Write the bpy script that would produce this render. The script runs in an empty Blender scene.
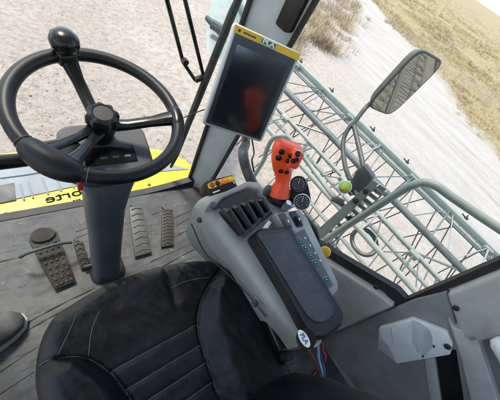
import bpy, bmesh, math, random
from mathutils import Vector, Matrix, Quaternion, noise
random.seed(7)
SC = bpy.context.scene
COL = SC.collection
R = math.radians
V = Vector
# ------------------------------------------------------------------ camera frame (cab: x right, y forward, z up, floor z = 0)
CAMROT = Matrix(((0.78099233, 0.19730323, -0.59255583), (-0.48449284, 0.79011471, -0.37548026), (0.39410361, 0.58033626, 0.71266553)))
EYE = V((0, 0, 1.3))
FPX = 288.0
def ray(px, py): return CAMROT @ V(((px - 250) / FPX, (200 - py) / FPX, -1))
def P(px, py, z):                       # point of the photograph at height z
    r = ray(px, py); return EYE + r * ((z - EYE.z) / r.z)
def PP(px, py, p0, n):                  # point of the photograph on a plane
    r = ray(px, py); n = V(n); return EYE + r * ((V(p0) - EYE).dot(n) / r.dot(n))
TH = R(10)
WN = V((math.cos(TH), math.sin(TH), 0)); WB = V((math.sin(TH), -math.cos(TH), 0)); WA = V((.84, .86, 0))
def W(u, z, off=0.0): return WA + WB * u + WN * off + V((0, 0, z))       # the right-hand cab wall
def PW(px, py, off=0.0): return PP(px, py, WA + WN * off, WN)

# ------------------------------------------------------------------ materials
def mat(name, col, rough=.5, metal=0., var=.12, vscale=6., bump=0., bscale=80., dirt=None, dscale=4., damt=.5, coat=0., spec=.5, stretch=None, island=0.):
    m = bpy.data.materials.new(name); m.use_nodes = True
    nt = m.node_tree; N = nt.nodes; L = nt.links; b = N['Principled BSDF']
    b.inputs['Roughness'].default_value = rough; b.inputs['Metallic'].default_value = metal
    b.inputs['Coat Weight'].default_value = coat; b.inputs['Specular IOR Level'].default_value = spec
    tc = N.new('ShaderNodeTexCoord'); src = tc.outputs['Object']
    if stretch:
        mp = N.new('ShaderNodeMapping'); mp.inputs['Scale'].default_value = stretch; L.new(src, mp.inputs['Vector']); src = mp.outputs[0]
    n1 = N.new('ShaderNodeTexNoise'); n1.inputs['Scale'].default_value = vscale; n1.inputs['Detail'].default_value = 6; L.new(src, n1.inputs['Vector'])
    cr = N.new('ShaderNodeValToRGB'); c = V(col[:3])
    cr.color_ramp.elements[0].position = .3; cr.color_ramp.elements[1].position = .7
    cr.color_ramp.elements[0].color = (*(c * (1 - var)), 1); cr.color_ramp.elements[1].color = (*(c * (1 + var)), 1)
    L.new(n1.outputs['Fac'], cr.inputs['Fac']); out = cr.outputs['Color']
    if island:
        g = N.new('ShaderNodeNewGeometry'); hs = N.new('ShaderNodeHueSaturation')
        mr = N.new('ShaderNodeMapRange'); mr.inputs['To Min'].default_value = 1 - island; mr.inputs['To Max'].default_value = 1 + island
        L.new(g.outputs['Random Per Island'], mr.inputs['Value']); L.new(mr.outputs[0], hs.inputs['Value']); L.new(out, hs.inputs['Color']); out = hs.outputs[0]
    if dirt:
        n2 = N.new('ShaderNodeTexNoise'); n2.inputs['Scale'].default_value = dscale; n2.inputs['Detail'].default_value = 8; n2.inputs['Roughness'].default_value = .65
        L.new(src, n2.inputs['Vector'])
        r2 = N.new('ShaderNodeMapRange'); r2.inputs['From Min'].default_value = .42; r2.inputs['From Max'].default_value = .72; r2.inputs['To Max'].default_value = damt
        L.new(n2.outputs['Fac'], r2.inputs['Value'])
        mx = N.new('ShaderNodeMix'); mx.data_type = 'RGBA'; mx.inputs[7].default_value = (*dirt, 1)
        L.new(r2.outputs[0], mx.inputs[0]); L.new(out, mx.inputs[6]); out = mx.outputs[2]
        ma = N.new('ShaderNodeMath'); ma.operation = 'MULTIPLY_ADD'; ma.inputs[1].default_value = .35; ma.inputs[2].default_value = rough
        L.new(r2.outputs[0], ma.inputs[0]); ma.use_clamp = True; L.new(ma.outputs[0], b.inputs['Roughness'])
    L.new(out, b.inputs['Base Color'])
    if bump:
        n3 = N.new('ShaderNodeTexNoise'); n3.inputs['Scale'].default_value = bscale; n3.inputs['Detail'].default_value = 4; L.new(src, n3.inputs['Vector'])
        bp = N.new('ShaderNodeBump'); bp.inputs['Strength'].default_value = bump; bp.inputs['Distance'].default_value = .002
        L.new(n3.outputs['Fac'], bp.inputs['Height']); L.new(bp.outputs[0], b.inputs['Normal'])
    return m

DUST = (.34, .30, .25)
M = {}
M['black'] = mat('black plastic', (.006, .006, .0065), .36, bump=.15, bscale=400, dirt=(.035, .033, .03), dscale=12, damt=.35, spec=.4)
M['gloss_black'] = mat('gloss black', (.004, .004, .0045), .2, dirt=(.03, .03, .03), dscale=14, damt=.25, spec=.4)
M['ink'] = mat('printed ink', (.012, .012, .012), .9, spec=.1)
M['rubber'] = mat('black rubber', (.014, .014, .015), .6, bump=.2, bscale=200, dirt=(.07, .06, .05), dscale=10, damt=.5)
M['leather'] = mat('wheel leather', (.005, .005, .006), .42, bump=.16, bscale=420, spec=.36)
M['vinyl'] = mat('seat vinyl', (.0035, .004, .006), .33, var=.3, bump=.35, bscale=330, dirt=(.012, .014, .019), dscale=5, damt=.7, spec=.30)
M['thread'] = mat('seam thread', (.13, .135, .14), .7)
M['console'] = mat('console grey', (.285, .30, .285), .42, bump=.12, bscale=500, dirt=(.17, .16, .145), dscale=13, damt=.5)
M['panel'] = mat('cab panel grey', (.52, .52, .51), .5, bump=.2, bscale=420, dirt=(.34, .31, .27), dscale=13, damt=.6)
M['panel_dark'] = mat('cab lower panel grey', (.31, .31, .30), .55, bump=.2, bscale=420, dirt=(.20, .185, .165), dscale=11, damt=.55)
M['pillar'] = mat('pillar grey', (.56, .58, .57), .5, bump=.1, bscale=400, dirt=DUST, dscale=7, damt=.3)
M['padtop'] = mat('armrest pad', (.042, .049, .056), .6, var=.3, bump=1.0, bscale=330, dirt=(.10, .11, .12), dscale=70, damt=.4)
M['column'] = mat('column grey', (.060, .070, .082), .5, bump=.1, bscale=300, dirt=(.15, .15, .145), dscale=7, damt=.45)
M['ceiling'] = mat('ceiling', (.72, .72, .71), .8)
M['rear'] = mat('rear wall', (.16, .16, .16), .8)
M['red'] = mat('joystick red', (.95, .085, .022), .34, var=.05, bump=.08, bscale=500, dirt=(.45, .03, .015), dscale=10, damt=.3)
M['yellow'] = mat('deck yellow', (.70, .535, .025), .45, var=.06, dirt=(.55, .45, .12), dscale=9, damt=.35)
M['label_yellow'] = mat('label yellow', (.72, .42, .02), .45, var=.1)
M['orange'] = mat('label orange', (.75, .20, .02), .5)
M['deck'] = mat('deck paint', (.175, .22, .25), .55, var=.12, dirt=(.24, .24, .235), dscale=9, damt=.8)
M['deck_dark'] = mat('deck recess', (.055, .065, .07), .7, dirt=DUST, dscale=9, damt=.5)
M['boom'] = mat('boom paint', (.205, .245, .222), .45, var=.08, dirt=(.36, .36, .31), dscale=5, damt=.55)
M['boom_dark'] = mat('boom shaded paint', (.06, .08, .085), .5, var=.2, dirt=(.26, .27, .25), dscale=5, damt=.4)  # boom paint darkened: the tube's shaded look is put into the colour
M['steel'] = mat('galvanised rod', (.12, .15, .15), .45, metal=.3, var=.15)
M['bolt'] = mat('bolt', (.05, .048, .045), .45, metal=.5)
M['dark_metal'] = mat('dark arm', (.042, .052, .056), .45, bump=.1, dirt=(.14, .14, .13), dscale=9, damt=.4)
M['groove'] = mat('soil filled groove', (.022, .018, .015), .8, var=.4, vscale=30, dirt=(.07, .06, .05), dscale=20, damt=.6)
M['pedal'] = mat('pedal rubber', (.022, .019, .015), .6, dirt=(.09, .07, .05), dscale=25, damt=.7)
M['pedal_grey'] = mat('pedal grey', (.055, .058, .055), .5, dirt=(.13, .115, .09), dscale=25, damt=.5)
M['white'] = mat('white plastic', (.88, .90, .88), .40, var=.02, dirt=(.60, .58, .53), dscale=14, damt=.3)
M['offwhite'] = mat('pale paint', (.55, .58, .57), .5, dirt=DUST, dscale=9, damt=.3)
M['bezel'] = mat('monitor housing', (.42, .45, .45), .42, var=.03, dirt=(.3, .28, .25), dscale=9, damt=.3)
M['screen_edge'] = mat('screen border', (.03, .035, .042), .3)
M['green'] = mat('logo green', (.02, .13, .05), .5)
M['green_key'] = mat('key green', (.05, .34, .20), .45)
M['pale'] = mat('pale print', (.72, .75, .70), .5)
M['dial'] = mat('dial', (.025, .03, .035), .4)
M['chrome'] = mat('chrome', (.55, .57, .58), .2, metal=.9)
M['blue'] = mat('wire blue', (.02, .16, .40), .45)
M['wire_red'] = mat('wire red', (.45, .03, .03), .45)
M['wire_brown'] = mat('wire brown', (.22, .07, .03), .5)
M['shoe'] = mat('shoe', (.03, .033, .036), .6, bump=.3, dirt=(.16, .15, .13), dscale=12, damt=.5)
M['sole'] = mat('sole', (.30, .28, .25), .7)
M['jacket'] = mat('red cloth', (.50, .025, .02), .8)
M['hat'] = mat('straw hat', (.55, .42, .24), .8)
M['amber'] = mat('amber lens', (.55, .22, .02), .25)
M['lens_green'] = mat('green lens', (.16, .32, .05), .25, var=.3, vscale=30)
M['stalk'] = mat('dry stalk', (.40, .31, .155), .8, var=.4, vscale=.35, island=.45)
M['litter'] = mat('bleached litter', (.34, .28, .215), .9, var=.3, vscale=1.5, island=.4)
M['twig'] = mat('dry scrub', (.37, .285, .165), .85, var=.35, vscale=.9, island=.5)

def tex_screen():
    m = bpy.data.materials.new('screen glass'); m.use_nodes = True; b = m.node_tree.nodes['Principled BSDF']
    b.inputs['Base Color'].default_value = (.006, .007, .009, 1); b.inputs['Roughness'].default_value = .16; b.inputs['IOR'].default_value = 1.6; b.inputs['Specular IOR Level'].default_value = .75
    b.inputs['Coat Weight'].default_value = .8; b.inputs['Coat Roughness'].default_value = .12
    return m
M['screen'] = tex_screen()
def tex_mirror():
    m = bpy.data.materials.new('mirror silver'); m.use_nodes = True; b = m.node_tree.nodes['Principled BSDF']
    b.inputs['Base Color'].default_value = (.33, .31, .27, 1); b.inputs['Metallic'].default_value = 1; b.inputs['Roughness'].default_value = .02
    return m
M['mirror'] = tex_mirror()
def tex_glass():
    m = bpy.data.materials.new('window glass'); m.use_nodes = True; nt = m.node_tree; N = nt.nodes; L = nt.links; N.clear()
    o = N.new('ShaderNodeOutputMaterial'); mx = N.new('ShaderNodeMixShader'); t = N.new('ShaderNodeBsdfTransparent'); g = N.new('ShaderNodeBsdfGlossy')
    t.inputs[0].default_value = (.97, .985, .98, 1); g.inputs['Roughness'].default_value = .02
    fr = N.new('ShaderNodeFresnel'); fr.inputs['IOR'].default_value = 1.35
    ge = N.new('ShaderNodeNewGeometry'); iv = N.new('ShaderNodeMath'); iv.operation = 'SUBTRACT'; iv.inputs[0].default_value = 1; L.new(ge.outputs['Backfacing'], iv.inputs[1])
    ml = N.new('ShaderNodeMath'); ml.operation = 'MULTIPLY'; L.new(fr.outputs[0], ml.inputs[0]); L.new(iv.outputs[0], ml.inputs[1])
    L.new(ml.outputs[0], mx.inputs[0]); L.new(t.outputs[0], mx.inputs[1]); L.new(g.outputs[0], mx.inputs[2]); L.new(mx.outputs[0], o.inputs[0])
    return m
M['glass'] = tex_glass()

def tex_mat_floor():
    m = mat('floor mat rubber', (.030, .033, .035), .55, var=.6, vscale=14, dirt=(.112, .120, .126), dscale=9, damt=.95)
    nt = m.node_tree; N = nt.nodes; L = nt.links; b = N['Principled BSDF']
    tc = N.new('ShaderNodeTexCoord')
    # streaks of trodden-in brown dirt running across the mat
    mp = N.new('ShaderNodeMapping'); mp.inputs['Scale'].default_value = (7, 48, 5); mp.inputs['Rotation'].default_value = (0, 0, R(4)); L.new(tc.outputs['Object'], mp.inputs[0])
    sn = N.new('ShaderNodeTexNoise'); sn.inputs['Scale'].default_value = 1; sn.inputs['Detail'].default_value = 9; sn.inputs['Roughness'].default_value = .7; L.new(mp.outputs[0], sn.inputs['Vector'])
    sr = N.new('ShaderNodeMapRange'); sr.inputs['From Min'].default_value = .5; sr.inputs['From Max'].default_value = .6; sr.inputs['To Max'].default_value = .8; L.new(sn.outputs['Fac'], sr.inputs['Value'])
    old = b.inputs['Base Color'].links[0].from_socket; mx = N.new('ShaderNodeMix'); mx.data_type = 'RGBA'; mx.inputs[7].default_value = (.030, .028, .026, 1)
    L.new(sr.outputs[0], mx.inputs[0]); L.new(old, mx.inputs[6]); L.new(mx.outputs[2], b.inputs['Base Color'])
    # fine scuffs and brown crumbs of soil
    for sc_2, lo_2, hi_2, am_2, cc_2 in ((60, .56, .64, .8, (.024, .022, .020, 1)), (22, .6, .66, .7, (.165, .172, .176, 1)), (6, .55, .7, .75, (.052, .050, .048, 1))):
        q_ = N.new('ShaderNodeTexNoise'); q_.inputs['Scale'].default_value = sc_2; q_.inputs['Detail'].default_value = 10; q_.inputs['Roughness'].default_value = .72; L.new(tc.outputs['Object'], q_.inputs['Vector'])
        r_2 = N.new('ShaderNodeMapRange'); r_2.inputs['From Min'].default_value = lo_2; r_2.inputs['From Max'].default_value = hi_2; r_2.inputs['To Max'].default_value = am_2; L.new(q_.outputs['Fac'], r_2.inputs['Value'])
        old = b.inputs['Base Color'].links[0].from_socket; x_2 = N.new('ShaderNodeMix'); x_2.data_type = 'RGBA'; x_2.inputs[7].default_value = cc_2
        L.new(r_2.outputs[0], x_2.inputs[0]); L.new(old, x_2.inputs[6]); L.new(x_2.outputs[2], b.inputs['Base Color'])
    n = N.new('ShaderNodeTexNoise'); n.inputs['Scale'].default_value = 30; n.inputs['Detail'].default_value = 9; n.inputs['Roughness'].default_value = .7
    v = N.new('ShaderNodeTexVoronoi'); v.inputs['Scale'].default_value = 42; v.feature = 'DISTANCE_TO_EDGE'
    L.new(tc.outputs['Object'], n.inputs['Vector']); L.new(tc.outputs['Object'], v.inputs['Vector'])
    a = N.new('ShaderNodeMath'); a.operation = 'MULTIPLY_ADD'; a.inputs[1].default_value = .5; L.new(v.outputs['Distance'], a.inputs[0]); L.new(n.outputs['Fac'], a.inputs[2])
    bp = N.new('ShaderNodeBump'); bp.inputs['Strength'].default_value = .22; bp.inputs['Distance'].default_value = .004
    L.new(a.outputs[0], bp.inputs['Height']); L.new(bp.outputs[0], b.inputs['Normal'])
    return m
M['mat'] = tex_mat_floor()

# ------------------------------------------------------------------ mesh helpers
def link(name, bm, m, parent=None, smooth=35, loc=None):
    me = bpy.data.meshes.new(name)
    bmesh.ops.recalc_face_normals(bm, faces=bm.faces)
    bm.to_mesh(me); bm.free()
    for p in me.polygons: p.use_smooth = True
    me.set_sharp_from_angle(angle=R(smooth))
    for mm in (m if isinstance(m, (list, tuple)) else [m]): me.materials.append(M[mm] if isinstance(mm, str) else mm)
    o = bpy.data.objects.new(name, me); COL.objects.link(o)
    if parent is not None:
        o.parent = parent
        o.matrix_parent_inverse = Matrix.Translation(-parent.location) if parent.type == 'EMPTY' else Matrix.Identity(4)
    return o
def thing(name, label, cat, loc=(0, 0, 0), group=None):
    o = bpy.data.objects.new(name, None); COL.objects.link(o); o.location = loc; o.empty_display_size = .05
    o['label'] = label; o['category'] = cat
    if group: o['group'] = group
    return o
def tag(o, label, cat, group=None):
    o['label'] = label; o['category'] = cat
    if group: o['group'] = group
    return o
def BM(): return bmesh.new()
def frame(z, x=None):
    z = V(z).normalized(); x = V(x) if x is not None else (V((1, 0, 0)) if abs(z.x) < .9 else V((0, 1, 0)))
    y = z.cross(x).normalized(); x = y.cross(z).normalized()
    return Matrix((x, y, z)).transposed()
def box(bm, c, s, rot=None, bev=0., seg=2):
    rot = rot or Matrix.Identity(3)
    t = bmesh.new(); bmesh.ops.create_cube(t, size=1)
    for v in t.verts: v.co = V((v.co.x * s[0], v.co.y * s[1], v.co.z * s[2]))
    if bev: bmesh.ops.bevel(t, geom=t.edges[:], offset=bev, segments=seg, profile=.5, affect='EDGES')
    for v in t.verts: v.co = rot @ v.co + V(c)
    merge(bm, t)
def merge(bm, t):
    mp = {v: bm.verts.new(v.co) for v in t.verts}
    for f in t.faces:
        try: nf = bm.faces.new([mp[v] for v in f.verts]); nf.material_index = f.material_index
        except ValueError: pass
    t.free()
def prism(bm, pts, vec, bev=0., seg=2):
    t = bmesh.new(); pts = [V(p) for p in pts]; vec = V(vec)
    a = [t.verts.new(p) for p in pts]; b = [t.verts.new(p + vec) for p in pts]
    t.faces.new(a); t.faces.new(b[::-1]); n = len(a)
    for i in range(n): t.faces.new((a[i], b[i], b[(i + 1) % n], a[(i + 1) % n]))
    bmesh.ops.recalc_face_normals(t, faces=t.faces)
    if bev: bmesh.ops.bevel(t, geom=t.edges[:], offset=bev, segments=seg, profile=.5, affect='EDGES', clamp_overlap=True)
    merge(bm, t)
def smooth_path(pts, sub=6, closed=False):
    pts = [V(p) for p in pts]; n = len(pts); out = []
    for i in range(n if closed else n - 1):
        p0 = pts[(i - 1) % n] if closed or i else pts[0] * 2 - pts[1]; p1 = pts[i]; p2 = pts[(i + 1) % n]
        p3 = pts[(i + 2) % n] if closed or i + 2 < n else pts[-1] * 2 - pts[-2]
        for k in range(sub):
            t = k / sub
            out.append(.5 * ((2 * p1) + (p2 - p0) * t + (2 * p0 - 5 * p1 + 4 * p2 - p3) * t * t + (3 * p1 - p0 - 3 * p2 + p3) * t ** 3))
    if not closed: out.append(pts[-1])
    return out
def tube(bm, pts, r, seg=10, closed=False, cap=True):
    pts = [V(p) for p in pts]; n = len(pts)
    rr = r if callable(r) else (lambda t: r)
    rings = []; up = None
    for i in range(n):
        a = pts[i - 1] if (i or closed) else pts[0]; b = pts[(i + 1) % n] if (i < n - 1 or closed) else pts[-1]
        d = (b - a).normalized()
        if up is None: up = d.orthogonal().normalized()
        up = (up - d * up.dot(d)).normalized(); s = d.cross(up)
        q = rr(i / max(1, n - 1))
        rings.append([bm.verts.new(pts[i] + (up * math.cos(2 * math.pi * k / seg) + s * math.sin(2 * math.pi * k / seg)) * q) for k in range(seg)])
    for i in range(n if closed else n - 1):
        A = rings[i]; B = rings[(i + 1) % n]
        sh = 0
        if closed and i == n - 1: sh = min(range(seg), key=lambda s: sum((A[k].co - B[(k + s) % seg].co).length for k in range(seg)))
        for k in range(seg): bm.faces.new((A[k], A[(k + 1) % seg], B[(k + 1 + sh) % seg], B[(k + sh) % seg]))
    if cap and not closed: bm.faces.new(rings[0][::-1]); bm.faces.new(rings[-1])
def lathe(bm, prof, c, axis, seg=28, lobes=0, amp=0., x=None):
    F = frame(axis, x); c = V(c); rings = []
    for (r, h, *l) in prof:
        k_ = l[0] if l else 0
        rings.append([bm.verts.new(c + F @ V((math.cos(2 * math.pi * k / seg) * r * (1 + k_ * amp * math.cos(lobes * 2 * math.pi * k / seg)), math.sin(2 * math.pi * k / seg) * r * (1 + k_ * amp * math.cos(lobes * 2 * math.pi * k / seg)), h))) for k in range(seg)])
    for A, B in zip(rings, rings[1:]):
        for k in range(seg): bm.faces.new((A[k], A[(k + 1) % seg], B[(k + 1) % seg], B[k]))
    bm.faces.new(rings[0][::-1]); bm.faces.new(rings[-1])
def loft(bm, rings, cap=True):
    rs = [[bm.verts.new(p) for p in r] for r in rings]; n = len(rs[0])
    for A, B in zip(rs, rs[1:]):
        for k in range(n): bm.faces.new((A[k], A[(k + 1) % n], B[(k + 1) % n], B[k]))
    if cap: bm.faces.new(rs[0][::-1]); bm.faces.new(rs[-1])
def sup(c, x, y, a, b, n=20, e=2.6):    # superellipse ring
    out = []
    for k in range(n):
        t = 2 * math.pi * k / n; ct, st = math.cos(t), math.sin(t)
        out.append(V(c) + V(x) * a * math.copysign(abs(ct) ** (2 / e), ct) + V(y) * b * math.copysign(abs(st) ** (2 / e), st))
    return out
def round_poly(pts, r, n=6):
    pts = [V(p) for p in pts]; out = []
    for i, p in enumerate(pts):
        a = (pts[i - 1] - p); b = (pts[(i + 1) % len(pts)] - p); q = min(r, a.length * .45, b.length * .45)
        p0, p2 = p + a.normalized() * q, p + b.normalized() * q
        for k in range(n + 1):
            t = k / n; out.append(p0 * (1 - t) ** 2 + p * 2 * t * (1 - t) + p2 * t * t)
    return out
def text(name, s, size, F, c, m, parent, mirrored=False, ext=.0006, shear=0., bold=0.):
    cu = bpy.data.curves.new(name, 'FONT'); cu.body = s; cu.size = size; cu.extrude = ext; cu.align_x = 'CENTER'; cu.align_y = 'CENTER'; cu.shear = shear; cu.offset = bold
    o = bpy.data.objects.new(name, cu); COL.objects.link(o)
    me = bpy.data.meshes.new_from_object(o.evaluated_get(bpy.context.evaluated_depsgraph_get()))
    bpy.data.objects.remove(o); bpy.data.curves.remove(cu)
    bm = BM(); bm.from_mesh(me); bpy.data.meshes.remove(me)
    for v in bm.verts: v.co = F @ V((-v.co.x if mirrored else v.co.x, v.co.y, v.co.z)) + V(c)
    return link(name, bm, m, parent)

# ------------------------------------------------------------------ world, sun, camera
SUN = V((-.12, .40, .91)).normalized()
w = bpy.data.worlds.new('World'); SC.world = w; w.use_nodes = True
nt = w.node_tree; bg = nt.nodes['Background']
sky = nt.nodes.new('ShaderNodeTexSky'); sky.sky_type = 'NISHITA'; sky.sun_disc = False
sky.sun_elevation = math.asin(SUN.z); sky.sun_rotation = math.atan2(SUN.x, SUN.y)
sky.dust_density = 1.0; sky.air_density = 1.0; sky.ozone_density = 1.0
nt.links.new(sky.outputs[0], bg.inputs[0]); bg.inputs[1].default_value = .15
l = bpy.data.lights.new('sun', 'SUN'); l.energy = 1.5; l.angle = R(10); l.color = (1, .97, .925)
lo = bpy.data.objects.new('sun', l); COL.objects.link(lo); lo.rotation_euler = SUN.to_track_quat('Z', 'Y').to_euler(); lo.location = (0, 0, 30)
cam = bpy.data.cameras.new('camera'); co = bpy.data.objects.new('camera', cam); COL.objects.link(co)
co.matrix_world = Matrix.Translation(EYE) @ CAMROT.to_4x4()
cam.sensor_width = 36; cam.lens = 36 * FPX / 500; cam.clip_start = .02; cam.clip_end = 9000
SC.camera = co
SC.view_settings.view_transform = 'Standard'; SC.view_settings.look = 'None'; SC.view_settings.gamma = 1; SC.view_settings.exposure = 1.78
SC.view_settings.use_white_balance = True; SC.view_settings.white_balance_temperature = 7500; SC.view_settings.white_balance_tint = 10
SC.cycles.max_bounces = 10; SC.cycles.transparent_max_bounces = 16; SC.cycles.use_denoising = True; SC.cycles.caustics_reflective = False; SC.cycles.caustics_refractive = False

# ------------------------------------------------------------------ ground
GZ = -1.9
def build_ground():
    m = bpy.data.materials.new('dry earth'); m.use_nodes = True; nt = m.node_tree; N = nt.nodes; L = nt.links; b = N['Principled BSDF']
    b.inputs['Roughness'].default_value = .95; b.inputs['Specular IOR Level'].default_value = .1
    tc = N.new('ShaderNodeTexCoord'); pos = tc.outputs['Object']
    def nz(sc, det=8, ro=.65, st=None):
        n = N.new('ShaderNodeTexNoise'); n.inputs['Scale'].default_value = sc; n.inputs['Detail'].default_value = det; n.inputs['Roughness'].default_value = ro
        if st:
            mp = N.new('ShaderNodeMapping'); mp.inputs['Scale'].default_value = st; mp.inputs['Rotation'].default_value = (0, 0, R(-48)); L.new(pos, mp.inputs[0]); L.new(mp.outputs[0], n.inputs['Vector'])
        else: L.new(pos, n.inputs['Vector'])
        return n.outputs['Fac']
    def mr(f, a, b_, c=0, d=1):
        r = N.new('ShaderNodeMapRange'); r.inputs['From Min'].default_value = a; r.inputs['From Max'].default_value = b_; r.inputs['To Min'].default_value = c; r.inputs['To Max'].default_value = d; L.new(f, r.inputs['Value']); return r.outputs[0]
    def mix(f, a, b_):
        x = N.new('ShaderNodeMix'); x.data_type = 'RGBA'; L.new(f, x.inputs[0])
        for s, i in ((a, 6), (b_, 7)):
            if isinstance(s, tuple): x.inputs[i].default_value = (*s, 1)
            else: L.new(s, x.inputs[i])
        return x.outputs[2]
    def ma(op, a, b_):
        x = N.new('ShaderNodeMath'); x.operation = op
        for s, i in ((a, 0), (b_, 1)):
            if isinstance(s, (int, float)): x.inputs[i].default_value = s
            else: L.new(s, x.inputs[i])
        return x.outputs[0]
    dirt = mix(mr(nz(.5), .35, .65), (.37, .315, .275), (.46, .405, .355))
    dirt = mix(mr(nz(9, 10, .75), .44, .66, 0, .85), dirt, (.24, .19, .155))
    dirt = mix(mr(nz(26, 6, .7), .5, .75, 0, .7), dirt, (.50, .44, .36))
    # pale wheel-worn track on the right, straw litter beyond its far edge
    sx = N.new('ShaderNodeSeparateXYZ'); L.new(pos, sx.inputs[0])
    pa, pb = P(352, -6, GZ), P(500, 152, GZ)
    p1, p2 = P(377, 6, GZ), P(498, 152, GZ)
    def side(a, b_, wob, sc):
        d = V((b_.x - a.x, b_.y - a.y)).normalized(); n = V((d.y, -d.x))
        s = ma('ADD', ma('MULTIPLY', sx.outputs[0], n.x), ma('MULTIPLY', sx.outputs[1], n.y))
        s = ma('SUBTRACT', s, n.x * a.x + n.y * a.y)
        return ma('ADD', s, mr(nz(sc), 0, 1, -wob, wob))
    far = side(p2, p1, 2.2, .35)              # > 0 beyond the track
    near = side(p2, p1, 1.6, .5)
    track = mix(mr(nz(2.2, 9, .7, (1, .22, 1)), .38, .68), (.43, .405, .375), (.34, .315, .285))
    tmask = mr(near, -9.5, -5.5)
    track = mix(mr(nz(1.1, 11, .8, (1, .3, 1)), .56, .68, 0, .6), track, (.26, .23, .20)); track = mix(mr(nz(18, 8, .75), .54, .72, 0, .7), track, (.24, .215, .185))
    colr = mix(tmask, dirt, track)
    straw = mix(mr(nz(1.6, 9, .7), .35, .65), (.38, .305, .175), (.26, .215, .13))
    straw = mix(mr(nz(.22, 6), .48, .62, 0, .85), straw, (.235, .20, .155)); straw = mix(mr(nz(5, 8, .75), .5, .7, 0, .7), straw, (.19, .16, .10))
    colr = mix(mr(far, -.3, .9), colr, straw)
    L.new(colr, b.inputs['Base Color'])
    bp = N.new('ShaderNodeBump'); bp.inputs['Strength'].default_value = .9; bp.inputs['Distance'].default_value = .05
    L.new(ma('ADD', nz(7, 10, .75), ma('MULTIPLY', nz(30, 4, .6), .4)), bp.inputs['Height']); L.new(bp.outputs[0], b.inputs['Normal'])
    bm = BM(); ax = [-6000, -1500, -400, -120, -50] + [-30 + 1.25 * i for i in range(73)] + [75, 110, 200, 500, 1500, 6000]
    g = [[bm.verts.new((x, y, GZ + (.07 * noise.noise(V((x * .35, y * .35, 0))) if abs(x) < 70 and abs(y) < 70 else 0))) for y in ax] for x in ax]
    for i in range(len(ax) - 1):
        for j in range(len(ax) - 1): bm.faces.new((g[i][j], g[i + 1][j], g[i + 1][j + 1], g[i][j + 1]))
    o = link('ground', bm, m, smooth=180); o['kind'] = 'structure'
    return p1, p2
gp1, gp2 = build_ground()

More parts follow.
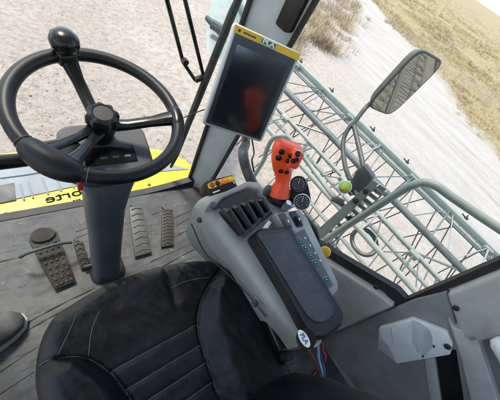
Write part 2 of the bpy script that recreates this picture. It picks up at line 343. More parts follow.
def blade(bm, p, h, wd, lean):
    a = random.uniform(0, 6.28); d = V((math.cos(a), math.sin(a), 0)); s = V((-d.y, d.x, 0)) * wd
    q = p + d * lean * h * .4 + V((0, 0, h * .6)); t = p + d * lean * h + V((0, 0, h))
    v = [bm.verts.new(x) for x in (p - s, p + s, q + s * .7, q - s * .7, t)]
    bm.faces.new((v[0], v[1], v[2], v[3])); bm.faces.new((v[3], v[2], v[4]))
def build_grass():
    def tuft(bm, p, rad, h, n, wd, out):
        for _ in range(n):
            a = random.uniform(0, 6.28); rr = rad * math.sqrt(random.random()); dd = V((math.cos(a), math.sin(a), 0))
            q = p + dd * rr; hh = h * (1.05 - .75 * (rr / rad) ** 1.5) * random.uniform(.55, 1.15); ln = out * (rr / rad) + random.uniform(-.25, .35)
            s = V((-dd.y, dd.x, 0)) * wd; q2 = q + dd * ln * hh * .35 + V((0, 0, hh * .6)); t = q + dd * ln * hh + V((random.uniform(-.1, .1) * hh, random.uniform(-.1, .1) * hh, hh))
            v = [bm.verts.new(x) for x in (q - s, q + s, q2 + s * .7, q2 - s * .7, t)]
            bm.faces.new((v[0], v[1], v[2], v[3])); bm.faces.new((v[3], v[2], v[4]))
    bm = BM(); d = (gp1 - gp2).normalized(); n = V((d.y, -d.x, 0)); cnt = 0
    while cnt < 8200:
        px, py = random.uniform(330, 520), random.uniform(-30, 190)
        r = ray(px, py)
        if r.z > -.02: continue
        p = EYE + r * ((GZ - EYE.z) / r.z); s = (p - gp2).dot(n)
        if s < -.15 + 1.6 * noise.noise(p * .35) + .6 * noise.noise(p * 1.1) or p.length > 170: continue
        k = min(2.4, max(1, p.length / 22)); dens = noise.noise(p * .22) + .7 * noise.noise(p * .7)
        if dens < -.05 and random.random() < .8: continue
        p.z = GZ - .03
        tuft(bm, p, random.uniform(.08, .24) * k, random.uniform(.10, .30) * (1.3 if dens > .35 else 1) * k ** .5, random.randint(8, 14), .0055 * k, .9)
        cnt += 1
    o = link('dry_grass', bm, 'stalk', smooth=180); o['kind'] = 'stuff'; tag(o, 'dry straw coloured grass covering the field beyond the track', 'grass')
    # low tangled scrub on the near side of the track, behind the pillar
    bm = BM(); cnt = 0
    while cnt < 520:
        px = random.uniform(262, 368); py = random.uniform(-70, 52)
        e = 54 - (px - 280) * .10 + 9 * noise.noise(V((px * .05, py * .05, 2))); rt = 358 - max(-12, py - 8) * .30 + 14 * noise.noise(V((px * .04, py * .06, 7)))
        if py > e or px > rt: 
            if random.random() < .93: continue
        p = P(px, py, GZ)
        if p.length > 55: continue
        p.z = GZ - .04; sz = random.uniform(.5, 1.0)
        tuft(bm, p, .55 * sz, random.choice((.25, .4, .6, .85)) * sz, random.randint(45, 90), .008, 1.1)
        cnt += 1
    o = link('dry_scrub', bm, 'twig', smooth=180); o['kind'] = 'stuff'; tag(o, 'tangled brown dry scrub beside the pale track', 'scrub')
    # litter and clods on the bare earth in front
    bm = BM()
    for _ in range(3200):
        px, py = random.uniform(-20, 430), random.uniform(-30, 200); p = P(px, py, GZ)
        if p.length > 16: continue
        p.z = GZ + .07 * noise.noise(V((p.x * .35, p.y * .35, 0)))
        if random.random() < .88:
            a = random.uniform(0, 6.28); L_ = random.uniform(.03, .10); dd = V((math.cos(a), math.sin(a), random.uniform(-.05, .25))); s = V((-dd.y, dd.x, 0)) * .0028
            v = [bm.verts.new(x) for x in (p - s, p + s, p + s + dd * L_, p - s + dd * L_)]; bm.faces.new(v)
        else:
            t = bmesh.new(); bmesh.ops.create_icosphere(t, subdivisions=1, radius=random.uniform(.006, .02))
            for v in t.verts: v.co = V((v.co.x * random.uniform(.8, 1.3), v.co.y, v.co.z * .6)) + p
            merge(bm, t)
    o = link('straw_litter', bm, 'litter', smooth=60); o['kind'] = 'stuff'; tag(o, 'straw bits and clods scattered on the bare earth', 'litter')
build_grass()

# ------------------------------------------------------------------ cab shell
ZR = 1.82
cab = thing('cab', 'grey sprayer cab shell with slim pillars and wide windows', 'cab', (.2, 0, 0))
XL = lambda x: .4 - x
FR = [(-.44, .87), (.84, .87), (1.024, -.18), (1.06, -.95), (-.66, -.95), (-.624, -.18)]
bm = BM(); prism(bm, [(x, y, -.08) for x, y in FR], (0, 0, .075)); link('floor_panel', bm, 'panel_dark', cab)
bm = BM()
prism(bm, [((x - .2) * 1.10 + .2, y * 1.08 + (.06 if y > 0 else 0), ZR) for x, y in FR], (0, 0, .14), .03); link('roof', bm, 'ceiling', cab)
# right front pillar: slim at the floor, wider at the roof
bm = BM()
a0 = [V((.752, .905, -.02)), V((.83, .872, -.02)), W(.035, -.02, -.035), V((.765, .86, -.02))]
q = PP(306, 0, WA, WN); qf = PP(252, 0, (0, .90, 0), (0, 1, 0)); s = ZR / 1.02
top = [V((.752 + (qf.x - .752) * s, .905, ZR)), V((.84, .89, ZR)), W((q - WA).dot(WB) * s + .03, ZR, -.02), V((.752 + (qf.x - .752) * s + .055, .85, ZR))]
loft(bm, [[a + (b - a) * t for a, b in zip(a0, top)] for t in (0, .25, .5, .75, 1)]); link('pillar', bm, 'pillar', cab)
# rubber seals either side of that pillar
bm = BM(); tube(bm, [a0[0] + V((-.008, -.005, 0)), top[0] + V((-.008, -.005, 0))], .011, 6)
tube(bm, [a0[2] + V((.004, -.012, 0)), top[2] + V((.004, -.012, 0))], .012, 6); link('pillar_seal', bm, 'rubber', cab)
# slot and box on the pillar
bm = BM(); c = PP(295, 5, W(.06, 0, -.05), WN); box(bm, c, (.06, .05, .16), frame((0, 0, 1), WB), .012); link('pillar_box', bm, 'black', cab)
bm = BM(); c = PP(219.5, 139, (0, .845, 0), (0, 1, 0)); box(bm, c, (.012, .012, .07), None, .005); link('pillar_slot', bm, 'gloss_black', cab)
# other pillars
for nm, pts in (('pillar', [(-.44, .87), (-.36, .9), (-.37, .83), (-.45, .80)]), ('pillar', [(-.60, -.14), (-.66, -.14), (-.66, -.3), (-.60, -.3)]), ('pillar', [(-.62, -.85), (-.68, -.85), (-.68, -.97), (-.62, -.97)]), ('pillar', [(1.04, -.85), (1.09, -.85), (1.09, -.97), (1.04, -.97)])):
    bm = BM(); prism(bm, [(x, y, -.02) for x, y in pts], (0, 0, ZR + .02), .01); link(nm, bm, 'pillar', cab)
# windshield
ARC = [(.2 + t * .555, .915 - .02 * t * t) for t in [i / 8 - 1 for i in range(17)]]
bm = BM()
for (x0, y0), (x1, y1) in zip(ARC, ARC[1:]):
    v = [bm.verts.new(p) for p in ((x0, y0, .03), (x1, y1, .03), (x1, y1, ZR), (x0, y0, ZR))]; bm.faces.new(v)
bmesh.ops.remove_doubles(bm, verts=bm.verts, dist=1e-5); bmesh.ops.solidify(bm, geom=bm.faces[:], thickness=.005)
link('windshield', bm, 'glass', cab, smooth=30)
bm = BM()
for i, ((x0, y0), (x1, y1)) in enumerate(zip(ARC, ARC[1:])):
    h_ = lambda x: .010 + .045 * max(0, (x - .45) / .3) ** 1.5
    e = [(x0, .862, 0), (x1, .862, 0), (x1, .903, 0), (x0, .903, 0)]
    loft(bm, [e, [V((q[0], q[1] + .006 * (k < 2), h_(q[0]))) for k, q in enumerate(e)]])
link('windshield_seal', bm, 'rubber', cab)
# right side window
win = [W(.05, .10), W(1.05, .565), W(1.05, ZR), W(.05, ZR)]
bm = BM(); prism(bm, [p + WN * .012 for p in win], WN * .005); link('side_window', bm, 'glass', cab)
# black seal along the sloping sill, up the rear edge
bm = BM()
prism(bm, [W(.0, .045, -.02), W(.985, .508, -.02), W(1.048, .50, -.02), W(1.048, .56, -.02), W(1.0, .56, -.02), W(.0, .085, -.02)], WN * .03)
prism(bm, [W(1.042, .56, -.02), W(1.062, .56, -.02), W(1.062, ZR, -.02), W(1.042, ZR, -.02)], WN * .03)
link('window_seal', bm, 'rubber', cab)
# grey panel under the sill (a real ledge) and the wall behind the crease
bm = BM(); prism(bm, [W(.0, .0, -.045), W(1.02, .0, -.045), W(1.035, .09, -.045), W(1.04, .515, -.045), W(.985, .500, -.045), W(.0, .038, -.045)], WN * .075, .012, 3); sp = link('side_panel', bm, 'panel', cab)
bm = BM(); c = PW(376, 287, -.046); lathe(bm, [(.009, 0), (.009, .003), (.006, .005), (.001, .005)], c, -WN, 14); link('bolt', bm, 'bolt', sp)
bm = BM(); prism(bm, [W(1.05, -.02, -.03), W(1.75, -.02, -.03), W(1.75, .45, -.03), W(1.21, .63, -.03), W(1.066, .71, -.03), W(1.05, .60, -.03)], WN * .06, .006); link('lower_wall', bm, 'panel_dark', cab)
# B pillar trim: broad grey panel, its chamfer and bolt
bp = [PW(445, 293, -.05), PW(455, 325, -.05), PW(463, 327, -.05), PW(640, 262, -.05), PW(640, 208, -.05)]
bp[3].z = ZR; bp[4] = W(1.07, ZR, -.05); bp[3] = W(1.24, ZR, -.05)
bm = BM(); prism(bm, [W(1.066, .715, -.05), W(1.20, .648, -.05), W(1.232, .655, -.05), W(1.245, ZR, -.05), W(1.066, ZR, -.05)], WN * .08, .012, 3); bt = link('pillar_trim', bm, 'panel', cab)
bm = BM(); c = PW(456, 308, -.052); lathe(bm, [(.010, 0), (.010, .003), (.007, .006), (.001, .006)], c, -WN, 14); link('bolt', bm, 'bolt', bt)
# ridge trim running down and back, strip and dark slot
def wallpoly(px, off, th): return [PW(x, y, off) for x, y in px], WN * th
bm = BM(); pts, v = wallpoly([(447, 318), (455, 329), (476, 334), (500, 408), (472, 408), (460, 356)], -.05, .04); prism(bm, pts, v, .008, 3); link('ridge_trim', bm, 'panel', cab)
bm = BM(); pts, v = wallpoly([(424, 358), (434, 358), (442, 408), (431, 408)], -.036, .02); prism(bm, pts, v, .003); link('strip_trim', bm, 'panel', cab)
bm = BM(); pts, v = wallpoly([(435, 352), (456, 350), (465, 408), (443, 408)], -.033, .02); prism(bm, pts, v, .002); link('slot', bm, 'gloss_black', cab)
bm = BM(); prism(bm, [W(1.25, .60, -.015), W(1.75, .45, -.015), W(1.75, .95, -.015), W(1.25, .95, -.015)], WN * .03); link('rear_seal_panel', bm, 'rear', cab)  # top edge kept low so more light comes in above it
# left side low sill and glass, rear wall
bm = BM(); prism(bm, [(-.44, .86, -.02), (-.46, .86, -.02), (-.645, -.16, -.02), (-.625, -.16, -.02)], (0, 0, .12)); link('door_sill', bm, 'panel_dark', cab)
bm = BM(); prism(bm, [(-.452, .82, .1), (-.628, -.16, .1), (-.628, -.16, ZR), (-.452, .82, ZR)], (-.005, 0, 0)); prism(bm, [(-.64, -.3, .6), (-.66, -.86, .6), (-.66, -.86, ZR), (-.64, -.3, ZR)], (-.005, 0, 0)); link('door_window', bm, 'glass', cab)
bm = BM(); prism(bm, [(-.66, -.96, -.02), (1.07, -.96, -.02), (1.07, -.96, .70), (.64, -.96, .70), (.64, -.96, 1.30), (.16, -.96, 1.30), (.16, -.96, 1.08), (-.66, -.96, 1.08)], (0, .05, 0)); prism(bm, [(-.64, -.3, -.02), (-.66, -.9, -.02), (-.66, -.9, .6), (-.64, -.3, .6)], (-.04, 0, 0)); link('rear_wall', bm, 'rear', cab)  # unseen; stepped outline shapes the monitor reflection and lets light in at right
bm = BM(); prism(bm, [(-.6, -.945, 1.085), (.15, -.945, 1.085), (.15, -.945, 1.305), (.645, -.945, 1.305), (.645, -.945, .705), (1.05, -.945, .705), (1.05, -.945, ZR), (-.6, -.945, ZR)], (0, -.005, 0)); link('rear_window', bm, 'glass', cab)  # unseen pane; follows the openings shaped for reflection and extra light
# white moulded grab handle by the rear opening
bm = BM(); c = PW(506, 352, -.05); tube(bm, smooth_path([PW(494, 338, -.06), PW(500, 345, -.065), PW(510, 362, -.065), PW(520, 385, -.065)], 5), lambda t: .014 + .012 * math.sin(min(1, t * 2.2) * 1.57), 14)
tag(link('grab_handle', bm, 'white'), 'smooth white moulded handle in the dark gap behind the trim', 'handle')

# ------------------------------------------------------------------ floor mat
bm = BM()
FM = [(-.43, .865), (.80, .865), (.83, .80), (.98, -.05), (1.0, -.5), (-.6, -.5), (-.58, -.05)]
prism(bm, [(x, y, 0) for x, y in FM], (0, 0, .008))
bm.faces.index_update(); nf0 = len(bm.faces)
def onfloor(pts, z=.0065): return [P(x, y, z) for x, y in pts]
for ln in ([(0, 343), (24, 325), (60, 305), (95, 288)], [(0, 350), (30, 329), (66, 309)], [(0, 372), (36, 348)], [(0, 394), (34, 372)], [(128, 288), (160, 268), (200, 246)], [(150, 262), (205, 238)], [(150, 275), (196, 256)],
           [(0, 262), (25, 256)], [(76, 232), (92, 226)], [(76, 238), (94, 231)], [(152, 215), (162, 211)], [(175, 218), (196, 208)], [(176, 226), (198, 214)], [(178, 235), (200, 224)]):
    tube(bm, smooth_path(onfloor(ln, .0075), 4), lambda t: .0030 + .0014 * math.sin(t * 23), 6)
bm.faces.ensure_lookup_table(); bm.faces.index_update()
for f in bm.faces:
    if f.index >= nf0: f.material_index = 1
mt = link('floor_mat', bm, ['mat', 'groove'])
tag(mt, 'worn dusty blue-grey rubber mat on the cab floor', 'floor mat')

# ------------------------------------------------------------------ front deck outside the windshield
dk = thing('front_deck', 'yellow edged grey front deck below the windshield', 'deck', (.2, 1.05, -.03))
DZ = -.012
OUT = [(-.62, .90), (.80, .90), (.845, .95), (.85, 1.0), (.81, 1.09), (.72, 1.17), (.58, 1.235), (.3, 1.27), (-.0, 1.27), (-.3, 1.24), (-.5, 1.15), (-.62, 1.0)]
bm = BM(); prism(bm, [(x, y, DZ - .08) for x, y in OUT], (0, 0, .08), .01, 3); link('deck_rim', bm, 'yellow', dk)
INL = [P(-70, 212, DZ + .005), P(0, 202, DZ + .005), P(80, 185, DZ + .005), P(118, 180, DZ + .005), P(150, 172, DZ + .005), P(189, 169, DZ + .005), P(166, 163, DZ + .005), P(140, 160, DZ + .005), P(80, 160, DZ + .005), P(0, 166, DZ + .005), P(-60, 174, DZ + .005)]
bm = BM(); prism(bm, [p - V((0, 0, .007)) for p in INL], (0, 0, .007)); inl = link('deck_inlay', bm, 'deck', dk)
bm = BM()
for a, b in (((20, 184), (24, 200)), ((28, 182), (33, 198)), ((42, 178), (48, 194)), ((56, 175), (61, 191)), ((68, 172), (74, 188))):
    tube(bm, [P(*a, DZ + .006), P(*b, DZ + .006)], .004, 6)
tube(bm, [P(0, 178, DZ + .007), P(24, 175, DZ + .007), P(78, 166, DZ + .007)], .004, 6); link('inlay_rib', bm, 'deck', inl)
bm = BM(); prism(bm, [P(-20, 190, DZ + .005), P(14, 183, DZ + .005), P(16, 200, DZ + .005), P(-20, 207, DZ + .005)], (0, 0, .003)); link('inlay_recess', bm, 'deck_dark', inl)
tl = P(63, 198, DZ + .002); tr = P(80, 195.5, DZ + .002)
ang = math.atan2((P(80, 193, DZ) - P(46, 201, DZ)).y, (P(80, 193, DZ) - P(46, 201, DZ)).x)
text('lettering', 'orte', .062, Matrix.Rotation(ang, 3, 'Z'), P(64, 195.6, DZ + .002), 'ink', dk, mirrored=True, bold=.0006)
for o in [dk.children[-1]]:
    c0 = P(64, 195.6, DZ + .002)
    for v in o.data.vertices: v.co = c0 + Matrix.Rotation(ang, 3, 'Z') @ Matrix.Diagonal((1.42, 1, 1)) @ (Matrix.Rotation(-ang, 3, 'Z') @ (v.co - c0))
bm = BM()
for x, y in ((74, 200.8), (77, 200.2), (79.5, 199.6)): box(bm, P(x, y, DZ + .0015), (.009, .009, .001))
link('small_print', bm, 'ink', dk)
for x, y in ((6, 214), (149, 185), (163, 155)):
    bm = BM(); lathe(bm, [(.008, 0), (.008, .003), (.004, .005)], P(x, y, DZ + .0005), (0, 0, 1), 10); link('rivet', bm, 'bolt', dk)

# ------------------------------------------------------------------ wiper outside the windshield
wp = thing('windshield_wiper', 'black pantograph wiper across the right of the windshield', 'wiper', (.6, .93, .7))
YW = .945
def wq(x, y, yy=YW): return PP(x, y, (0, yy, 0), (0, 1, 0))
bm = BM(); a, b = wq(243, -14), wq(171, 167)
tube(bm, [a + (b - a) * t for t in (0, .1, .5, .9, 1)], lambda t: .0155 if .05 < t < .95 else .007, 8); bl = link('blade', bm, 'rubber', wp)
bm = BM(); tube(bm, [a + V((.009, -.010, 0)) + (b - a) * .02, a + V((.009, -.010, 0)) + (b - a) * .62], .0035, 6); link('blade_spring', bm, 'steel', bl)
for pts in ([(150, -60), (167, 0), (183, 62), (195, 80)], [(178, -30), (185, 0), (202, 70), (204, 78)]):
    bm = BM(); tube(bm, [wq(x, y, YW + .015) for x, y in pts], .0075, 8); link('wiper_arm', bm, 'gloss_black', wp)
bm = BM(); tube(bm, [wq(195, 80, YW + .01), wq(206, 76, YW + .01)], .013, 8); link('wiper_joint', bm, 'black', wp)
bm = BM(); lathe(bm, [(.012, 0), (.012, .02)], wq(184, 60, YW), (0, -1, 0), 10); link('wiper_joint', bm, 'black', wp)
bm = BM(); tube(bm, smooth_path([wq(183, 118, .9), wq(195, 113, .905), wq(206, 109, .91)], 3), .0025, 6)
tag(link('washer_hose', bm, 'rubber'), 'thin black hose from the wheel rim edge to the wiper blade', 'hose')

# ------------------------------------------------------------------ steering column
sc_ = thing('steering_column', 'grey steering column with dark dashboard pod', 'steering column', (.2, .53, 0))
CX = V((1, 0, 0)); CY = V((0, 1, 0))
bm = BM()
loft(bm, [sup((.192, .535, .0), CX, CY, .050, .055, 24, 4), sup((.184, .545, .25), CX, CY, .050, .056, 24, 4), sup((.182, .572, .44), CX, CY, .056, .06, 24, 4), sup((.19, .592, .52), CX, CY, .064, .066, 24, 4), sup((.19, .60, .585), CX, CY, .080, .070, 24, 4)])
link('column_housing', bm, 'column', sc_)
bm = BM(); loft(bm, [sup((.195, .535, .009), CX, CY, .068, .070, 24, 4), sup((.195, .535, .02), CX, CY, .064, .066, 24, 4), sup((.195, .537, .03), CX, CY, .055, .058, 24, 4)]); link('column_boot', bm, 'rubber', sc_)
# dashboard pod: faces the driver
up = V((0, -.30, .954)); bk = V((0, .954, .30))
PC = V((.19, .60, .635))
bm = BM(); loft(bm, [sup(PC - up * .07, CX, bk, .07, .06, 28, 4), sup(PC - up * .02, CX, bk, .105, .075, 28, 5), sup(PC + up * .035, CX, bk, .112, .078, 28, 5), sup(PC + up * .045, CX, bk, .104, .070, 28, 5)]); pod = link('dashboard_pod', bm, 'column', sc_)
bm = BM(); FS = frame(up, CX); box(bm, PC + up * .046 - bk * .022 , (.13, .050, .006), FS, .003); link('display', bm, 'gloss_black', sc_)
bm = BM()
for i in range(3): box(bm, PC + up * .0505 - bk * .03 + CX * (-.02 + .03 * i), (.016, .006, .002), FS)
link('pictogram', bm, 'steel', sc_)
bm = BM(); tube(bm, [V((.09, .60, .66)), V((.02, .575, .675)), V((-.16, .55, .70))], lambda t: .012 + .007 * t, 12); link('stalk_lever', bm, 'black', sc_)
bm = BM(); box(bm, P(80, 186, .62), (.012, .012, .03), None, .003); link('red_tab', bm, 'wire_red', sc_)

# ------------------------------------------------------------------ steering wheel
sw = thing('steering_wheel', 'black three spoke steering wheel with spinner knob', 'steering wheel', (.179, .606, .70))
WC = V((.179, .606, .784)); t10 = R(10.3); U1 = V((1, 0, 0)); U2 = V((0, math.cos(t10), math.sin(t10))); UN = V((0, -math.sin(t10), math.cos(t10)))
def wpt(deg, r, h=0.): return WC + (U1 * math.cos(R(deg)) + U2 * math.sin(R(deg))) * r + UN * h
RW = .183
bm = BM(); tube(bm, [wpt(d, RW) for d in range(0, 360, 4)], .0165, 16, closed=True); rim = link('rim', bm, 'leather', sw)
bm = BM(); tube(bm, [wpt(d, RW) for d in range(-156, -114, 3)], lambda t: .0172 + .013 * math.sin(math.pi * min(1, max(0, t))) ** .6, 16); link('grip_pad', bm, 'leather', rim)
for dg in (-157, -114):
    bm = BM(); n_ = 14; tube(bm, [wpt(dg, RW) + (wpt(dg, 1) - WC).normalized() * .0178 * math.cos(2 * math.pi * k / n_) + UN * .0178 * math.sin(2 * math.pi * k / n_) for k in range(n_)], .0009, 5, closed=True); link('rim_seam', bm, 'thread', rim)
for d0 in (-8, 103):
    bm = BM(); tube(bm, [wpt(d0 - 9 + k * 18 / 8, RW) for k in range(9)], lambda t: .0168 + .0025 * math.sin(math.pi * min(1, max(0, t))) ** .5, 14); link('rim_clamp', bm, 'gloss_black', rim)
for d0, h0 in ((103, -.004), (-8, -.004)):
    bm = BM()
    r_ = (wpt(d0, 1) - WC).normalized(); s_ = UN.cross(r_)
    loft(bm, [sup(WC + r_ * rr + UN * hh, s_, UN, wd, th, 14, 2.4) for rr, hh, wd, th in ((.02, -.05, .018, .014), (.06, -.044, .0155, .011), (.12, -.022, .0155, .011), (.155, -.007, .020, .013), (.175, 0, .022, .014))])
    link('spoke', bm, 'gloss_black', sw)
bm = BM(); r_ = (wpt(-136, 1) - WC).normalized(); s_ = UN.cross(r_)
for sgn in (-1, 1):
    loft(bm, [sup(WC + r_ * rr + s_ * sgn * of + UN * hh, s_, UN, wd, th, 14, 2.4) for rr, of, hh, wd, th in ((.02, .008, -.05, .016, .014), (.07, .014, -.040, .0115, .009), (.12, .021, -.020, .014, .009), (.165, .028, 0, .020, .014))])
loft(bm, [sup(WC + r_ * rr + UN * hh, s_, UN, wd, th, 14, 2.6) for rr, hh, wd, th in ((.09, -.038, .016, .004), (.125, -.021, .03, .006), (.165, -.002, .045, .010))])
link('spoke', bm, 'gloss_black', sw)
# hub: locking knob with lobes
bm = BM(); lathe(bm, [(.030, -.05), (.034, -.01), (.034, .012), (.030, .018)], WC - UN * .055, UN, 32); link('hub', bm, 'black', sw)
KN = frame(UN)
bm = BM(); lathe(bm, [(.028, .014, 1), (.0355, .018, 1), (.037, .038, 1), (.033, .049, 1), (.025, .054, .2), (.022, .051, 0), (.004, .051, 0)], WC - UN * .055, UN, 64, 8, .09); link('hub_knob', bm, 'black', sw)
# spinner knob on its clamp
bm = BM(); c = wpt(104, RW - .004); tube(bm, [c + UN * .008, c + UN * .025], .018, 14); box(bm, c + UN * .004, (.05, .045, .036), frame(UN, (wpt(104, 1) - WC)), .009, 3); spk = link('spinner_knob', bm, 'black', sw)
bm = BM(); lathe(bm, [(.012, .018), (.024, .022), (.031, .033), (.033, .043), (.030, .055), (.022, .064), (.012, .068), (.002, .069)], c, UN, 28); link('knob_ball', bm, 'gloss_black', spk)

# ------------------------------------------------------------------ pedals
def pedal(name, label, pix, z0, z1, th, m, treads, group=None, bumps=False, tm=None):
    # pix: top-left, top-right, bottom-right, bottom-left
    a, b, c, d = P(*pix[0], z1), P(*pix[1], z1), P(*pix[2], z0), P(*pix[3], z0)
    base = (a + b + c + d) / 4; t = thing(name, label, 'pedal', (base.x, base.y, .008), group)
    n = (b - a).cross(d - a).normalized(); n = n if n.z > 0 else -n
    bm = BM(); prism(bm, [a, b, c, d], -n * th, .004); pd = link('pad', bm, m, t)
    bm = BM()
    for i in range(treads):
        f = (i + .6) / (treads + .2); l, r_ = a.lerp(d, f), b.lerp(c, f)
        if bumps:
            for k in range(3 if i % 2 else 4):
                q = l.lerp(r_, (k + .7) / (3.4 if i % 2 else 4.4)); lathe(bm, [(.0065, 0), (.006, .003), (.002, .005)], q - n * .0005, n, 8)
        else:
            mdl = (l + r_) / 2 + (a - d).normalized() * .008
            tube(bm, [l.lerp(r_, .1), mdl, l.lerp(r_, .9)], .0032, 6)
    link('tread', bm, tm or m, pd)
    bm = BM(); md = (a + b) / 2; tube(bm, [md - n * th, V((md.x, md.y + .05, .008))], .008, 8); link('pedal_lever', bm, 'dark_metal', t)
    return t, (a, b, c, d, n)
t, (a, b, c, d, n) = pedal('brake_pedal', 'long brown pedal with raised dots left of the column', [(28, 240), (57, 231), (76, 281), (55, 290)], .03, .11, .018, 'pedal', 9, None, True)
bm = BM(); tube(bm, smooth_path([P(20, 257, .10), P(30, 252, .125), P(58, 244, .125), P(72, 242, .11)], 4), .0065, 8); link('cross_bar', bm, 'dark_metal', t)
bm = BM(); e1, e2 = (d - a).normalized(), (b - a).normalized(); q0 = (a + b) / 2 + e1 * .004; loft(bm, [[q0 + e2 * math.cos(R(u)) * w_ + e1 * math.sin(R(u)) * (.020 if math.sin(R(u)) > 0 else .034) + n * h_ for u in range(0, 360, 15)] for w_, h_ in ((.042, -.014), (.042, .004), (.036, .009))]); link('pedal_cap', bm, 'pedal', t)
t, (a, b, c, d, n) = pedal('clutch_pedal', 'small brown ribbed pedal close beside the column', [(73, 243), (83, 241), (90, 266), (81, 269)], .03, .07, .014, 'pedal', 5)
bm = BM(); tube(bm, [P(84, 267, .04), P(95, 264, .04)], .006, 8); link('pivot_pin', bm, 'dark_metal', t)
pedal('throttle_pedal', 'grey chevron tread pedal right of the steering column', [(129, 207), (142, 205), (152, 252), (135, 257)], .03, .07, .014, 'pedal_grey', 8)
pedal('narrow_pedal', 'narrow brown ribbed pedal, furthest right on the floor', [(162, 210), (173, 209), (174, 245), (161, 247)], .025, .05, .012, 'pedal', 11)

# ------------------------------------------------------------------ shoe
sh = thing('shoe', 'dark grey shoe toe on the mat left of the seat', 'shoe', (-.25, .43, .008))
sd = V((.93, .36, 0)).normalized(); ss = V((-sd.y, sd.x, 0)); UZ = V((0, 0, 1)); toe = P(22, 316, .05)
bm = BM()
loft(bm, [sup(toe - sd * l_ + V((0, 0, zz - toe.z)), ss, UZ, w_, h_, 16, 2.3) for l_, zz, w_, h_ in ((-.002, .05, .012, .010), (.015, .055, .036, .024), (.05, .06, .046, .032), (.10, .068, .048, .042), (.15, .085, .043, .058), (.20, .10, .040, .072), (.255, .095, .036, .066), (.275, .09, .02, .05))]); link('upper', bm, 'shoe', sh)
bm = BM(); loft(bm, [sup(toe - sd * l_ + V((0, 0, .021 - toe.z)), ss, UZ, w_, .012, 16, 3.5) for l_, w_ in ((-.008, .014), (.012, .040), (.05, .051), (.12, .052), (.18, .043), (.25, .040), (.285, .026))]); link('sole', bm, 'sole', sh)

# ------------------------------------------------------------------ seat
seat = thing('driver_seat', 'black stitched vinyl driver seat with raised side bolsters', 'seat', (.2, 0, .008))
def sstep(a, b, x):
    t = min(1, max(0, (x - a) / (b - a))); return t * t * (3 - 2 * t)
def lineint(pts, y):
    pts = sorted(pts, key=lambda p: p[1])
    if y <= pts[0][1]: return pts[0][0]
    for (x0, y0), (x1, y1) in zip(pts, pts[1:]):
        if y <= y1: return x0 + (x1 - x0) * (y - y0) / (y1 - y0)
    return pts[-1][0]
def seatdist(x, y):        # about 0 at the outline, grows inwards (metres)
    fr = .304 - .85 * (x - .19) ** 2 - max(0, .0 - x) ** 2 * 4
    lf = x + .068; rt = .47 - x; ft = fr - y
    r_ = .075
    if lf < r_ and ft < r_: dd = r_ - math.hypot(r_ - lf, r_ - ft)
    elif rt < .08 and ft < .08: dd = .08 - math.hypot(.08 - rt, .08 - ft)
    else: dd = min(lf, rt, ft)
    return dd
LB = [(-.075, .172), (-.03, .166), (.025, .140), (.062, .085), (.082, .02), (.095, -.06), (.1, -.3)]
RB = [(.42, .215), (.36, .18), (.312, .142), (.28, .088), (.268, .02), (.262, -.06), (.26, -.3)]
def lbd(x, y):           # signed distance-like into the left bolster
    xs = lineint(LB, y); a = xs - x
    b = .172 - .25 * max(0, x + .03) - y
    return min(a, b)
def rbd(x, y):
    return x - lineint(RB, y) if y < .215 else -1
def zseat(x, y):
    dd = seatdist(x, y); z = .505
    e = min(1, max(0, dd / .055)); z -= .06 * (1 - math.sqrt(max(0, 1 - (1 - e) ** 2)))
    l_ = lbd(x, y); z += .036 * sstep(-.002, .045, l_) - .010 * math.exp(-(l_ / .006) ** 2)
    r_ = rbd(x, y); z += .030 * sstep(0, .06, r_) - .007 * math.exp(-(r_ / .006) ** 2) if r_ > -.5 else 0
    if l_ < 0 and r_ < 0:
        for yy in (.092, .043, .0, -.045):
            z -= .0028 * math.exp(-((y - yy - .03 * (x - .18)) / .005) ** 2)
            z += .0
        z -= .010 * sstep(.08, 0, min(-l_, -r_ if r_ > -.5 else .2)) * .3
    z -= .006 * math.exp(-((x - .255 - .12 * (y - .2)) / .012) ** 2) * sstep(.10, .2, y)
    z += .0009 * noise.noise(V((x * 95, y * 40, 5))) * sstep(.16, .02, dd) + .0007 * noise.noise(V((x * 40 + y * 80, y * 30 - x * 60, 9)))
    z += .003 * noise.noise(V((x * 22, y * 22, 1))) + .0022 * noise.noise(V((x * 60 + y * 30, y * 25, 3)))
    return z
bm = BM(); NX, NY = 150, 160
xs = [-.068 + .538 * i / NX for i in range(NX + 1)]; ys = [-.30 + .595 * j / NY for j in range(NY + 1)]
g = {}
for i, x in enumerate(xs):
    for j, y in enumerate(ys):
        g[i, j] = (x, y, seatdist(x, y))
vt = {}
def gv(i, j):
    if (i, j) not in vt:
        x, y, dd = g[i, j]; vt[i, j] = bm.verts.new((x, y, zseat(x, y)))
    return vt[i, j]
for i in range(NX):
    for j in range(NY):
        k = [(i, j), (i + 1, j), (i + 1, j + 1), (i, j + 1)]
        if all(g[q][2] >= -.001 for q in k): bm.faces.new([gv(*q) for q in k])
be = [e for e in bm.edges if len(e.link_faces) == 1]
for drop, push in ((.03, .004), (.05, .0), (.04, -.02)):
    r_ = bmesh.ops.extrude_edge_only(bm, edges=be); nv = [v for v in r_['geom'] if isinstance(v, bmesh.types.BMVert)]
    for v in nv:
        o_ = V((v.co.x - .2, v.co.y - 0, 0)).normalized(); v.co += o_ * push - V((0, 0, drop))
    be = [e for e in r_['geom'] if isinstance(e, bmesh.types.BMEdge) and len(e.link_faces) == 1]
cu = link('cushion', bm, 'vinyl', seat, smooth=180)
bm = BM()
def seam(pts): tube(bm, [V((p.x, p.y, zseat(p.x, p.y) + .0004)) for p in smooth_path([(a, b, 0) for a, b in pts], 14)], .0009, 5)
seam([p for p in LB if p[1] > -.2]); seam([p for p in RB if p[1] > -.2])
